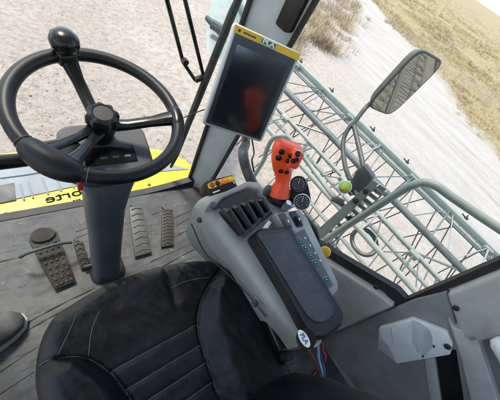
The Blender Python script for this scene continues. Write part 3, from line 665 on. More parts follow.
for yy in (.092, .043, .0, -.045):
    xl, xr = lineint(LB, yy) + .006, lineint(RB, yy) - .006
    seam([(xl + (xr - xl) * k / 4, yy + .03 * (xl + (xr - xl) * k / 4 - .18)) for k in range(5)])
seam([(.255, .215), (.31, .213), (.37, .20)]); seam([(.03, .14), (.05, .19), (.075, .225)]); seam([(-.02, .17), (.01, .21), (.03, .24)])
link('seam', bm, 'thread', cu)
# backrest, base, buckle
bm = BM(); bx = V((1, 0, 0)); bz = V((0, -.26, .966)); by = bx.cross(bz)
loft(bm, [sup(V((.225, -.185, .47)) + bz * h, bx, by, w_, d_, 28, 3.2) for h, w_, d_ in ((0, .22, .07), (.06, .265, .095), (.15, .262, .10), (.35, .235, .085), (.6, .22, .075), (.66, .18, .05))]); link('backrest', bm, 'vinyl', seat)
bm = BM(); box(bm, (.2, -.02, .20), (.36, .36, .36), None, .03); link('seat_base', bm, 'black', seat)
bm = BM(); c = P(274, 335, .545); box(bm, c, (.035, .095, .05), Matrix.Rotation(R(-6), 3, 'Z') , .009, 3); bk_ = link('belt_buckle', bm, 'gloss_black', seat)
bm = BM(); box(bm, P(283, 352, .53), (.04, .05, .04), Matrix.Rotation(R(-12), 3, 'Z'), .008); tube(bm, [P(279, 347, .56), P(284, 350, .56)], .006, 8); link('buckle_bracket', bm, 'black', bk_)

# ------------------------------------------------------------------ armrest console
con = thing('armrest_console', 'grey control console beside the seat with dark padded armrest', 'console', (.52, .15, .008))
bm = BM()
def csec(y, x0, x1, z0, z1, e=5, sl=0.):   # cross-section ring; left face leans outward going down by sl
    pts = sup(((x0 + x1) / 2, y, (z0 + z1) / 2), V((1, 0, 0)), V((0, 0, 1)), (x1 - x0) / 2, (z1 - z0) / 2, 36, e)
    return [V((p.x + (sl * (z1 - p.z) / (z1 - z0) if p.x < (x0 + x1) / 2 else 0), p.y, p.z)) for p in pts]
loft(bm, [csec(.405, .41, .585, .42, .59, 4), csec(.40, .378, .625, .36, .64, 5, .03), csec(.37, .368, .65, .34, .664, 6, .05), csec(.28, .362, .665, .34, .675, 6, .09), csec(.20, .368, .665, .36, .68, 6, .12), csec(.12, .380, .65, .40, .682, 6, .10), csec(.03, .395, .62, .44, .682, 6, .07), csec(-.04, .415, .585, .50, .68, 6, .05), csec(-.075, .43, .55, .52, .675, 6, .03), csec(-.085, .45, .53, .55, .66, 4, .02)])
body = link('console_body', bm, 'console', con)
bm = BM(); box(bm, (.575, .2, .22), (.15, .26, .42), None, .02); link('pedestal', bm, 'panel_dark', con)
bm = BM(); tube(bm, smooth_path([V((.367, .36, .56)), V((.385, .27, .52)), V((.40, .19, .55)), V((.402, .10, .60)), V((.408, .02, .62))], 8), .0022, 6); link('part_line', bm, 'rubber', body)
for q in ((.3745, .345, .60), (.386, .06, .64)):
    bm = BM(); lathe(bm, [(.008, -.004), (.008, .002), (.005, .004), (.001, .003)], q, (-1, 0, .35), 12); link('screw', bm, 'bolt', body)
# padded lid with inset top
PZ = .735
T_ = [(254, 234), (260, 228), (287, 227), (292, 231), (344, 313), (343, 324), (326, 337), (312, 338)]
B_ = [(243, 243), (250, 236), (287, 233), (296, 240), (341, 320), (338, 330), (318, 346), (299, 338)]
tp = round_poly([P(x, y, PZ) for x, y in T_], .012, 3); mdp = round_poly([P(x, y, PZ - .006).lerp(P(x2, y2, .655), .06) for (x, y), (x2, y2) in zip(T_, B_)], .012, 3); bt_ = round_poly([P(x, y, .655) for x, y in B_], .012, 3)
ctr = sum(tp, V((0, 0, 0))) / len(tp)
bm = BM(); loft(bm, [bt_, mdp, [p.lerp(ctr, .03) for p in tp]]); pad = link('armrest_lid', bm, 'black', con)
ins = round_poly([P(257, 233, PZ + .001), P(287, 230, PZ + .001)], .012) if False else [q for k, (p, r_) in enumerate(zip([P(258, 234, PZ + .001), P(286, 230.5, PZ + .001), P(336.5, 312, PZ + .001), P(315, 326, PZ + .001)], (.012, .012, .05, .05))) for q in round_poly([P(258, 234, PZ + .001), P(286, 230.5, PZ + .001), P(336.5, 312, PZ + .001), P(315, 326, PZ + .001)], r_, 8)[k * 9:k * 9 + 9]]
bm = BM(); prism(bm, [p - V((0, 0, .004)) for p in ins], (0, 0, .006)); link('pad_inset', bm, 'padtop', pad)
bm = BM(); tube(bm, ins, .0035, 6, closed=True); link('inset_rim', bm, 'padtop', pad)
# dark leaning side of the armrest
# switch strip
SZ = .722
strip = [P(274, 213, SZ), P(300, 209, SZ), P(308, 218, SZ), P(338, 281, SZ), P(339, 290, SZ), P(331, 299, SZ), P(294, 231, SZ), P(284, 226, SZ)]
bm = BM(); prism(bm, [p - V((0, 0, .05)) for p in strip], (0, 0, .05), .006, 3); st = link('switch_panel', bm, 'console', con)
sdv = (P(332, 288, SZ) - P(300, 228, SZ)).normalized(); FSW = frame((0, 0, 1), sdv)
bm = BM(); prism(bm, [P(x, y, SZ + .0005) for x, y in ((294, 234), (304, 229), (333, 285), (326, 291))], (0, 0, .0012)); link('key_plate', bm, 'column', st)
for x, y in ((300, 240.5), (305, 248), (310, 255.5), (315, 263), (326, 280)):
    c = P(x, y, SZ + .003); bm = BM(); box(bm, c, (.0165, .018, .004), FSW, .0015); kb = link('key', bm, 'green_key', st)
    bm = BM(); box(bm, c + V((0, 0, .0022)), (.0115, .013, .001), FSW); link('key_face', bm, 'gloss_black', kb)
    bm = BM(); G_ = FSW @ Matrix.Rotation(R(45), 3, 'Z'); box(bm, c + V((0, 0, .003)), (.005, .0012, .0006), G_); box(bm, c + V((0, 0, .0031)), (.0012, .005, .0006), G_); link('key_icon', bm, 'pale', kb)
    bm = BM()
    if y < 270: box(bm, P(x + 5.2, y - 2.6, SZ + .0022), (.006, .0035, .001), FSW); link('key_symbol', bm, 'pale', st)
    else: bm.free()
for x, y in ((285, 221), (296, 219)):
    c = P(x, y, SZ + .002); bm = BM(); box(bm, c, (.052, .026, .006), FSW, .003); rk = link('rocker_switch', bm, 'padtop' if x < 290 else 'black', st)
    bm = BM(); box(bm, c + V((0, 0, .006)) + sdv * .008, (.026, .018, .010), FSW @ Matrix.Rotation(R(12), 3, 'Y'), .003); link('rocker', bm, 'column' if x < 290 else 'gloss_black', rk)
    bm = BM(); box(bm, c + V((0, 0, .0125)) + sdv * .008, (.008, .004, .001), FSW @ Matrix.Rotation(R(12), 3, 'Y')); link('rocker_symbol', bm, 'pale', rk)
# raised hood and lever bank
bm = BM(); hood = [P(206, 207, .672), P(214, 198, .672), P(246, 183, .672), P(258, 184, .672), P(263, 192, .672), P(262, 198, .672), P(258, 192, .672), P(247, 189, .672), P(222, 200, .672), P(214, 209, .672)]
prism(bm, [p - V((0, 0, .03)) for p in hood], (0, 0, .042), .006, 3); link('lever_surround', bm, 'console', con)
bm = BM(); prism(bm, [P(x, y, .684) for x, y in ((218, 206), (226, 199), (250, 190), (262, 200), (272, 214), (240, 236))], (0, 0, .004)); link('lever_recess', bm, 'rubber', con)
bm = BM(); lathe(bm, [(.011, 0), (.011, .006), (.008, .009), (.002, .009)], P(213, 206, .686), (0, 0, 1), 16); link('round_button', bm, 'column', con)
for (x0, y0, x1, y1, w_) in ((223, 208, 242, 234, .026), (232, 205, 249, 228, .024), (241, 202, 255, 222, .023), (249, 199, 262, 216, .022), (257, 198, 267, 211, .019)):
    a, b = P(x0, y0, .725), P(x1, y1, .70); dv = (b - a).normalized(); FL = frame(dv, V((1, .2, 0)))
    bm = BM(); loft(bm, [sup(a - V((0, 0, .008)), FL.col[0], FL.col[1], w_ * .36, .012, 14, 3), sup(a.lerp(b, .15), FL.col[0], FL.col[1], w_ * .52, .019, 14, 3), sup(a.lerp(b, .6), FL.col[0], FL.col[1], w_ * .47, .016, 14, 3), sup(b, FL.col[0], FL.col[1], w_ * .42, .011, 14, 3)])
    lv = link('lever', bm, 'black', con)
    bm = BM(); e = b + V((.016, .004, -.006)); box(bm, e, (.036, .014, .012), frame((0, 0, 1), V((1, .45, 0))), .004); link('lever_tip', bm, 'pedal_grey' if w_ > .02 else 'steel', lv)
bm = BM(); box(bm, P(266, 227, .70), (.05, .012, .006), frame((0, 0, 1), V((1, .5, 0))), .002); link('lever_label', bm, 'pale', con)
# wires at the rear end, round badge
bm = BM(); bc = P(306, 338.5, .748); bn = (EYE - bc).normalized()
lathe(bm, [(.018, -.02), (.021, -.004), (.020, 0), (.002, 0)], bc, bn, 24); bd = link('badge_mount', bm, 'gloss_black', con)
rx = (P(309, 347, .748) - P(299, 330, .748)); rx = (rx - bn * rx.dot(bn)).normalized(); BFR = frame(bn, rx)
bm = BM(); bcc = P(304, 338.5, .757); loft(bm, [sup(bcc, BFR.col[0], BFR.col[1], .0185, .0088, 24, 2), sup(bcc + bn * .004, BFR.col[0], BFR.col[1], .018, .0084, 24, 2)]); link('badge', bm, 'pale', bd)
text('badge_letters', 'PLA', .0125, BFR, bcc + bn * .0045, 'blue', bd, bold=.0004)
bm = BM(); tube(bm, smooth_path([P(310, 330, .705), P(316, 332, .70), P(319, 340, .70), P(314, 345, .70)], 5), .006, 8); link('badge_ring', bm, 'bezel', bd)
for i, (m_, pts) in enumerate((('blue', [(319, 343, .62), (321, 356, .56), (324, 378, .50)]), ('blue', [(316, 343, .62), (317, 358, .55), (321, 382, .48)]), ('wire_red', [(322, 340, .63), (323, 350, .6), (325, 360, .56)]), ('wire_brown', [(309, 350, .62), (315, 362, .56), (318, 374, .5)]), ('offwhite', [(318, 345, .62), (319, 360, .56), (323, 381, .48)]))):
    bm = BM(); tube(bm, smooth_path([P(*q) for q in pts] + [P(*pts[-1]) + V((.02, -.03, -.12))], 5), .0035, 7)
    tag(link('wire', bm, m_), ['thick blue wire hanging from the console end', 'blue wire nearest the seat at the console end', 'red wire at the rear of the console', 'brown wire looping under the console badge', 'white wire between the blue ones under the console'][i], 'wire', 'loose wires at the console end')
# yellow knob
bm = BM(); c = P(325, 252, .52); kn = (EYE - c).normalized(); lathe(bm, [(.010, -.05), (.010, -.012), (.021, -.008), (.022, .004), (.018, .012), (.009, .015), (.002, .015)], c, kn, 24, 6, .05)
tag(link('yellow_knob', bm, 'label_yellow'), 'small round yellow knob between console and window sill', 'knob')
# black cable arching from the gauges to the knob
bm = BM(); tube(bm, smooth_path([P(298, 214, .69), P(306, 219, .68), P(315, 230, .64), P(318, 244, .58), P(315, 256, .50)], 6), .008, 9)
tag(link('cable', bm, 'rubber'), 'black cable arching down beside the console by the window', 'cable')

# ------------------------------------------------------------------ joystick
js = thing('joystick', 'bright red joystick with black buttons on the console', 'joystick', tuple(P(279, 196, .69)))
jr = V((.877, -.481, 0)); jf = V((-.46, -.84, .29)).normalized()
sp = [(279, 195, .70, .036, .034), (280, 190, .715, .033, .030), (282, 183, .735, .023, .022), (283.5, 175, .758, .027, .024), (282, 168, .778, .030, .027), (281, 161, .80, .031, .030), (285, 153, .83, .043, .031), (288.5, 147, .852, .046, .028), (290, 144, .862, .040, .022)]
rings = []
pts = [P(x, y, z) for x, y, z, _, _ in sp]
for i, (x, y, z, a, b) in enumerate(sp):
    d_ = (pts[min(i + 1, len(pts) - 1)] - pts[max(0, i - 1)]).normalized(); rr_ = (jr - d_ * jr.dot(d_)).normalized(); ff_ = rr_.cross(d_)
    rings.append(sup(pts[i], rr_, ff_, a * .92, b, 24, 2.8 if i > 4 else 2.2))
bm = BM(); loft(bm, rings); grip = link('grip', bm, 'red', js, smooth=60)
bm = BM(); c = P(293, 156, .845) + jf * .014; box(bm, c, (.034, .052, .034), Matrix((jr, jf.cross(jr).normalized(), jf)).transposed(), .008, 3); thb = link('thumb_block', bm, 'red', js)
bm = BM(); lathe(bm, [(.036, 0), (.038, .02), (.030, .03), (.032, .04), (.024, .048)], P(277, 199, .67), (0, 0, 1), 24); link('boot', bm, 'rubber', js)
from mathutils.bvhtree import BVHTree
tv = [v.co.copy() for o in (grip, thb) for v in o.data.vertices]; n0 = len(grip.data.vertices)
bvh = BVHTree.FromPolygons(tv, [tuple(p.vertices) for p in grip.data.polygons] + [tuple(i + n0 for i in p.vertices) for p in thb.data.polygons])
def hit(tree, x, y):
    r = ray(x, y).normalized(); h = tree.ray_cast(EYE, r); return (h[0], h[1]) if h[0] else (None, None)
for x, y, rr in ((281.5, 152, .0068), (278.5, 158, .0068), (290.5, 156, .006), (293.5, 161, .006), (288, 161, .006), (298, 154, .0062), (296.5, 160, .0055), (281, 171, .006), (287, 172, .006)):
    h, n_ = hit(bvh, x, y)
    if h is None: continue
    if n_.dot(EYE - h) < 0: n_ = -n_
    bm = BM(); lathe(bm, [(rr * 1.3, -.003), (rr * 1.28, .0012), (rr * 1.05, .0018), (rr, .0042), (rr * .75, .0052), (rr * .2, .0048)], h, n_, 14); link('button', bm, 'gloss_black', js)

# ------------------------------------------------------------------ gauges
gp = thing('gauge_pod', 'black pod with two round dials behind the joystick', 'gauges', tuple(P(300, 195, .68)))
g1, g2 = P(298.5, 184, .74), P(302, 202, .725); gn = (EYE - g1).normalized()
ax_ = (g2 - g1).normalized(); gx = gn.cross(ax_).normalized()
bm = BM(); cc = (g1 + g2) / 2 - gn * .022
loft(bm, [sup(cc - gn * .03, ax_, gx, .045, .022, 28, 3), sup(cc, ax_, gx, .058, .030, 28, 3), sup(cc + gn * .014, ax_, gx, .056, .028, 28, 3)]); link('pod_housing', bm, 'black', gp)
for c in (g1, g2):
    bm = BM(); lathe(bm, [(.024, -.012), (.0255, .0), (.0235, .003), (.0215, -.001), (.002, -.001)], c, gn, 32); dl = link('dial', bm, 'gloss_black', gp)
    bm = BM(); lathe(bm, [(.0212, -.0008), (.0212, .0002), (.001, .0002)], c, gn, 32); fc = link('dial_face', bm, 'dial', dl)
    bm = BM(); G = frame(gn, gx)
    for k in range(11):
        a_ = R(-40 + k * 26); dd = G.col[0] * math.cos(a_) + G.col[1] * math.sin(a_); tube(bm, [c + gn * .0008 + dd * .015, c + gn * .0008 + dd * .019], .0008, 4)
    tube(bm, [c + gn * .001, c + gn * .001 + G.col[0] * .006 + G.col[1] * .013], .0009, 4); link('dial_marks', bm, 'pale', dl)
    bm = BM(); tube(bm, [c + gn * .002 + (G.col[0] * math.cos(R(a_)) + G.col[1] * math.sin(R(a_))) * .0245 for a_ in range(0, 360, 15)], .0018, 6, closed=True); link('dial_ring', bm, 'dark_metal' if c is g1 else 'chrome', dl)
bm = BM(); tube(bm, [cc - gn * .03, V((.62, .27, .66))], .012, 8); link('pod_stem', bm, 'black', gp)
# chrome stub knobs beside the joystick foot
for x, y, z, lab in ((268, 190, .70, 'small black stub left of the joystick foot'), (287, 205, .70, 'small chrome stub right of the joystick foot')):
    bm = BM(); lathe(bm, [(.012, -.02), (.013, .006), (.010, .014), (.002, .015)], P(x, y, z), (0, 0, 1), 18); tag(link('stub_knob', bm, 'column' if x < 270 else 'chrome'), lab, 'knob')

# ------------------------------------------------------------------ control box
c4 = [P(205, 181, .66), P(233, 174.5, .66), P(238, 187, .645), P(210, 197, .645)]
cn = (c4[1] - c4[0]).cross(c4[3] - c4[0]).normalized(); cn = cn if cn.z > 0 else -cn
cb = thing('control_box', 'small black control box with orange label beside the pillar', 'control box', tuple(sum(c4, V((0, 0, 0))) / 4 - cn * .06))
bm = BM(); prism(bm, c4, -cn * .055, .005, 3); link('box_body', bm, 'black', cb)
def bil(u, v, h=0.): return c4[0].lerp(c4[1], u).lerp(c4[3].lerp(c4[2], u), v) + cn * h
bm = BM(); prism(bm, smooth_path([bil(.1, .18), bil(.5, .12), bil(.92, .10), bil(.97, .28), bil(.9, .48), bil(.5, .50), bil(.1, .55), bil(.04, .38)], 4, True), cn * .0012); link('label_plate', bm, 'label_yellow', cb)
for u, m_ in ((.17, 'wire_brown'), (.36, 'black'), (.53, 'orange'), (.70, 'orange'), (.86, 'label_yellow')):
    bm = BM(); lathe(bm, [(.0085, 0), (.0085, .002), (.006, .004), (.001, .004)], bil(u, .34, .001), cn, 14); link('box_button', bm, m_, cb)
bm = BM(); prism(bm, [bil(.12, .78, .0004), bil(.36, .76, .0004), bil(.36, .84, .0004), bil(.12, .86, .0004)], cn * .0006); link('box_print', bm, 'pale', cb)
bm = BM(); prism(bm, [bil(.9, .5, .0004), bil(.94, .5, .0004), bil(.94, .68, .0004), bil(.9, .68, .0004)], cn * .0006); link('box_print', bm, 'pale', cb)
bm = BM(); tube(bm, [bil(.5, .5, -.05), V((.5, .40, .55))], .015, 8); link('box_foot', bm, 'black', cb)

# ------------------------------------------------------------------ monitor and its arm
MC = V((.62, .629, .842)); MR = V((.878, -.479, -.016)).normalized(); MU = V((.151, .245, .958)).normalized(); MN = MR.cross(MU).normalized()
MN = MN if MN.dot(EYE - MC) > 0 else -MN
MC = EYE + (V((.552, .56, .892)) - EYE) * 1.15; MW, MH = .23, .322
MF = Matrix((MR, MU, MN)).transposed()
mo = thing('monitor', 'portrait tablet style monitor with yellow top band', 'monitor', tuple(MC - MU * .16))
def mp(u, v, h=0.): return MC + MR * (u * MW / 2) + MU * (v * MH / 2) + MN * h
bm = BM(); box(bm, MC - MN * .020, (MW, MH, .04), MF, .010, 4); link('housing', bm, 'bezel', mo)
bm = BM(); prism(bm, [mp(-.90, .90, .0005), mp(.90, .90, .0005), mp(.90, -.93, .0005), mp(-.90, -.93, .0005)], MN * .0015); link('screen_border', bm, 'screen_edge', mo)
bm = BM(); prism(bm, [mp(-.76, .70, .0025), mp(.76, .70, .0025), mp(.78, -.88, .0025), mp(-.78, -.88, .0025)], MN * .001); link('screen', bm, 'screen', mo)
bm = BM(); prism(bm, [mp(-.97, .985, .0005), mp(.97, .985, .0005), mp(.95, .86, .0005), mp(-.95, .86, .0005)], MN * .0025); bd_ = link('top_band', bm, 'label_yellow', mo)
bm = BM(); prism(bm, [mp(-.22, .978, .0035), mp(.24, .978, .0035), mp(.24, .868, .0035), mp(-.22, .868, .0035)], MN * .001); link('logo_plate', bm, 'green', bd_)
bm = BM()
for q0, q1 in (((-.21, .97), (.23, .97)), ((.23, .97), (.23, .876)), ((.23, .876), (-.21, .876)), ((-.21, .876), (-.21, .97))): tube(bm, [mp(*q0, .0048), mp(*q1, .0048)], .0008, 4)
link('logo_border', bm, 'pale', bd_)
text('logo_letters', 'PLA', .0165, MF @ Matrix.Diagonal((1.5, 1, 1)), mp(.01, .923, .0052), 'pale', bd_, bold=.0006)
bm = BM(); lathe(bm, [(.004, 0), (.004, .001)], mp(-.82, .92, .0031), MN, 12)
for i in range(6): box(bm, mp(-.68 + i * .06, .92, .0034), (.0045, .005, .0006), MF)
link('band_print', bm, 'black', bd_)
bm = BM(); tube(bm, smooth_path([MC - MU * .05 - MN * .05, PP(246, 140, MC - MN * .055, MN), P(243, 152, .72), P(246, 168, .69), P(252, 182, .66), P(258, 190, .62)], 6), .0165, 14); link('arm_tube', bm, 'dark_metal', mo)
bm = BM(); box(bm, MC - MU * .05 - MN * .046, (.08, .08, .012), MF, .003); link('arm_bracket', bm, 'black', mo)
bm = BM(); tube(bm, smooth_path([mp(.6, -.9, -.03), PP(254, 152, MC - MN * .03, MN), P(252, 160, .72), P(254, 172, .70)], 5), .003, 7)
tag(link('monitor_cable', bm, 'rubber'), 'thin black cable hanging below the monitor', 'cable')

# ------------------------------------------------------------------ white wall bracket
wb = thing('wall_bracket', 'white plastic bracket with hollow bolted to the grey wall', 'bracket', tuple(PW(415, 342, -.04)))
H0 = -.05
def hp(x, y, o): return PW(x, y, o)
outer = [(379, 328), (412, 319), (447, 333), (452.5, 345), (450, 355), (397, 364), (377.5, 349)]
bm = BM(); prism(bm, [hp(x, y, H0) for x, y in outer], WN * .02, .004, 3); link('plate', bm, 'white', wb)
# body block: a box whose right end is scooped out down to the plate
base_ = [(378.5, 328), (412, 319.8), (414, 326), (416, 342), (420, 358), (397, 363.5), (378, 349)]
top_ = [(380, 327.5), (411.5, 320), (412.5, 326), (413, 341), (411.5, 343), (389, 346), (381, 338)]
bm = BM(); loft(bm, [[hp(x, y, H0 - .001) for x, y in base_], [hp(x, y, H0 - .052) for x, y in top_]]); bmesh.ops.bevel(bm, geom=bm.edges[:], offset=.003, segments=2, profile=.5, affect='EDGES'); link('body', bm, 'white', wb)
bm = BM(); grid = []
tl_ = [(411.5, 320.5), (412.3, 326), (413, 333), (413.5, 340), (412.5, 344)]; pl_ = [(420, 323), (430, 330), (433, 339), (432, 348), (424, 356.5)]
for k in range(9):
    f = k / 8; row = []
    for m_ in range(17):
        q = m_ / 4; i0 = min(3, int(q)); fr_ = q - i0
        a_ = V(tl_[i0]).lerp(V(tl_[i0 + 1]), fr_); b_ = V(pl_[i0]).lerp(V(pl_[i0 + 1]), fr_); c_ = a_.lerp(b_, f)
        sidew = abs(q - 2) / 2
        dep = .052 * ((1 - f) ** (2.6 - 1.6 * sidew ** 2))
        row.append(bm.verts.new(hp(c_.x, c_.y, H0 - .001 - dep)))
    grid.append(row)
for A_, B2_ in zip(grid, grid[1:]):
    for m_ in range(16): bm.faces.new((A_[m_], A_[m_ + 1], B2_[m_ + 1], B2_[m_]))
bmesh.ops.solidify(bm, geom=bm.faces[:], thickness=.003)
link('scoop', bm, 'white', wb, smooth=40)
bm = BM(); tube(bm, [hp(391, 327, H0 - .0525), hp(393.5, 344, H0 - .0525)], .0016, 6); link('body_seam', bm, 'offwhite', wb)
for x, y, r_ in ((447.5, 346.5, .010), (434, 346, .0035), (423, 356, .003)):
    bm = BM(); lathe(bm, [(r_ * 1.1, -.001), (r_, .004), (r_ * .7, .006), (.001, .006)], hp(x, y, H0 - (.001 if x > 430 else .010)), -WN, 14); link('bolt', bm, 'bolt', wb)

# ------------------------------------------------------------------ things outside on the right: rail, mirror, plate, lamp
rl = thing('handrail', 'pale green bent pipe handrail close outside the side window', 'handrail', tuple(W(.65, .0, .17)))
o1 = .16
hr = [W(.70, -.25, o1), PW(308, 253, o1), PW(324, 241, o1), PW(370, 211, o1), PW(400, 192, o1), PW(413, 185, o1), PW(424, 182.5, o1 + .01), PW(437, 186.5, o1 + .015), PW(452, 197, o1 + .015), PW(500, 229, o1 + .015), PW(600, 292, o1 + .015)]
bm = BM(); tube(bm, smooth_path(hr, 6), .0155, 14); link('pipe', bm, 'boom', rl)
# second rail further forward, seen under the monitor
bm = BM(); o2 = .30
tube(bm, smooth_path([PW(262, 163, o2) - V((0, 0, .9)), PW(262, 163, o2) - V((0, 0, .4)), PW(262, 163, o2), PW(266, 152, o2), PW(271, 141, o2), PW(279, 136, o2), PW(290, 140, o2 + .1), PW(312, 168, o2 + .12), PW(334, 197, o2 + .02), PW(347, 209, o2 - .06)], 6), .014, 12)
tag(link('front_handrail', bm, 'boom'), 'short pale green bent rail behind the joystick outside', 'handrail')
# perforated mounting channel for the mirror
ch = thing('mirror_bracket', 'pale green perforated channel standing outside the window', 'bracket', tuple(W(.6, .2, .25)))
o3 = .22
def cp(u, v): # u along (0 bottom .. 1 top), v across
    a = PW(316, 231, o3).lerp(PW(373, 180, o3), u); b = PW(330, 247, o3).lerp(PW(388, 190, o3), u); return a.lerp(b, v)
cN = -WN
bm = BM()
prism(bm, [cp(-.5, 0), cp(1, 0), cp(1, .45), cp(-.5, .45)], WN * .006); prism(bm, [cp(-.5, .40) , cp(1, .40), cp(1, .47), cp(-.5, .47)], -WN * .03); prism(bm, [cp(-.5, .93), cp(1, .93), cp(1, 1.0), cp(-.5, 1.0)], -WN * .03)
for u in (0, .14, .30, .44, .56, .66, .75, .83, .90, .96): prism(bm, [cp(u, .47), cp(u + .04, .47), cp(u + .04, .93), cp(u, .93)], WN * .006)
link('channel', bm, 'boom', ch)
bm = BM()
for u, v in ((.2, .7), (.5, .7), (.86, .22), (.7, .22)):
    bm = BM(); lathe(bm, [(.014, 0), (.014, .012), (.004, .014)], cp(u, v), -WN, 8); link('channel_bolt', bm, 'bolt', ch)
# mirror
mr_ = thing('side_mirror', 'rectangular side mirror on a dark looped arm outside', 'mirror', tuple(PW(357, 182, .3)))
MO = .52
mc = PW(403.5, 85.5, MO); mw = V((.90, -.43, -.02)).normalized(); mnn = V((-.42, -.89, .03)); mv0 = (PW(428, 58, MO) - PW(376, 112, MO)).normalized()
mw = (mw - mv0 * mw.dot(mv0)).normalized(); mn_ = mw.cross(mv0).normalized(); mn_ = mn_ if mn_.dot(EYE - mc) > 0 else -mn_
hh = (PW(428, 58, MO) - PW(376, 112, MO)).length / 2
hw_ = .080
def mring(sx, sy, h, off): return sup(mc + mn_ * h + mv0 * off, mw, mv0, hw_ * sx, hh * sy, 40, 5.5)
bm = BM(); loft(bm, [mring(.55, .7, -.06, 0), mring(.86, .92, -.045, 0), mring(1.03, 1.02, -.012, 0), mring(1.04, 1.03, .0, 0), mring(1.0, 1.0, .004, 0), mring(.95, .97, .003, 0)]); link('shell', bm, 'dark_metal', mr_)
bm = BM(); loft(bm, [mring(.95, .97, .0025, 0), mring(.945, .968, .0045, 0)]); link('mirror_glass', bm, 'mirror', mr_, smooth=20)
bm = BM(); jt = PW(354, 122, .42); base = PW(359, 184, .27)
tube(bm, smooth_path([PW(350, 180, .27), PW(345, 165, .30), PW(343, 144, .36), PW(347, 131, .40), PW(354, 123, .43), PW(363, 111, .47), PW(371, 103, .50), mc - mn_ * .04], 6), .0115, 10); link('arm', bm, 'dark_metal', mr_)
bm = BM(); tube(bm, smooth_path([PW(364, 172, .27), PW(362, 160, .30), PW(358, 143, .36), PW(354, 126, .42)], 6), .0115, 10); link('arm', bm, 'dark_metal', mr_)
bm = BM(); prism(bm, [PW(349, 183, .26), PW(357, 170, .26), PW(364, 165, .26), PW(373, 178, .26), PW(362, 194, .26), PW(351, 196, .26)], WN * .04, .006); link('arm_clamp', bm, 'dark_metal', mr_)
bm = BM(); tube(bm, [PW(355, 190, .27), PW(362, 205, .24)], .012, 8); link('arm_post', bm, 'dark_metal', mr_)
# round marker with green and amber lens
rm = thing('round_marker', 'round green and amber marker lens beside the mirror bracket', 'marker', tuple(PW(345, 187, .24)))
rc = PW(345, 187, .24); rn = (EYE - rc).normalized()
bm = BM(); lathe(bm, [(.02, -.03), (.030, -.012), (.032, 0), (.029, .004), (.027, .001), (.002, .001)], rc, rn, 28); link('marker_body', bm, 'offwhite', rm)
bm = BM(); lathe(bm, [(.0275, .001), (.025, .006), (.016, .010), (.002, .0115)], rc, rn, 28); link('lens', bm, 'lens_green', rm)
bm = BM(); RF = frame(rn, V((.8, -.5, 0))); loft(bm, [sup(rc + rn * .0085 - RF.col[0] * .006 - RF.col[1] * .008, RF.col[0], RF.col[1], .012, .009, 16, 2), sup(rc + rn * .0115 - RF.col[0] * .006 - RF.col[1] * .008, RF.col[0], RF.col[1], .009, .006, 16, 2)]); link('amber_spot', bm, 'amber', rm)
bm = BM(); tube(bm, [rc - rn * .03, PW(352, 195, .26)], .010, 8); tube(bm, [PW(333, 198, .25), PW(343, 203, .25)], .018, 8); link('marker_stem', bm, 'dark_metal', rm)

# ------------------------------------------------------------------ folded spray boom
BD = V((-.155, .988, 0)).normalized(); BS = V((BD.y, -BD.x, 0))
BO = V((3.06, .86, .0))                 # a point on the outer top chord
def bq(s, t, z): return BO + BD * s - BS * t + V((0, 0, z))     # s along forward, t inward toward the cab
def boom(name, label, t0, t1, z, s0, s1, chords, step, rod, outer_profile, group):
    b = thing(name, label, 'spray boom', tuple(bq(0, (t0 + t1) / 2, z)), group)
    if outer_profile:
        bm = BM(); Fb = frame(BD, -BS); L_ = s1 - s0; c = bq((s0 + s1) / 2, t0, z)
        box(bm, c, (.052, .066, L_), Fb, .006); box(bm, c + V((0, 0, -.04)) - BS * .045, (.045, .010, L_), Fb); link('outer_chord', bm, 'boom', b)
        bm = BM(); tube(bm, [bq(s0, t0 + .13, z - .03), bq(s1, t0 + .13, z - .03)], .012, 8); link('nozzle_line', bm, 'steel', b)
        s = s0 + .12
        while s < s1 and s < 3.2:
            bm = BM(); p = bq(s + random.uniform(-.08, .08), t0 - .045, z + .03); box(bm, p, (.028, .03, .035), Fb, .006); tube(bm, [p + V((0, 0, .01)), p + V((.015, .015, .03))], .007, 7); tube(bm, [p - BD * .02, p + BD * .055 + V((0, 0, .01))], .007, 6); link('nozzle_clamp', bm, 'bolt', b); s += .62
    else:
        bm = BM(); tube(bm, [bq(s0, t0, z), bq(s1, t0, z)], chords[0][0], 12); link('outer_chord', bm, chords[0][1], b)
    bm = BM(); tube(bm, [bq(s0, t1, z), bq(s1, t1, z)], chords[1][0], 14); link('inner_chord', bm, chords[1][1], b)
    s = s0 + .1; i = 0
    while s < s1 - step * .5:
        bm = BM(); tube(bm, [bq(s, t0, z), bq(s, t1, z)], rod, 7)
        tube(bm, [bq(s, t0, z), bq(s + step / 2, t1, z)], rod * .62, 6); tube(bm, [bq(s + step / 2 + .05, t1, z), bq(s + step - .04, t0, z)], rod * .62, 6)
        link('lattice_bay', bm, 'boom' if i % 3 == 1 else 'steel', b)
        if i % 2 == 0:
            bm = BM(); box(bm, bq(s, t0 + .02, z - .01), (.09, .06, .05), frame((0, 0, 1), BD), .008); link('gusset', bm, 'boom', b)
        s += step; i += 1
    return b
B1 = boom('spray_boom', 'outermost pale green lattice boom with bolted outer chord', 0, .66, 0, -6, 2.05, [(.04, 'boom'), (.030, 'boom_dark')], .46, .0085, True, 'folded lattice spray booms')
B2 = boom('spray_boom', 'middle lattice boom of round green tubes, under the outer one', .80, 1.16, -.12, -6, 1.15, [(.020, 'boom'), (.023, 'boom')], .42, .0085, False, 'folded lattice spray booms')
B3 = boom('spray_boom', 'innermost low lattice boom nearest the cab window', 1.02, 1.42, -.55, -6, .35, [(.020, 'boom_dark'), (.023, 'boom')], .4, .0085, False, 'folded lattice spray booms')
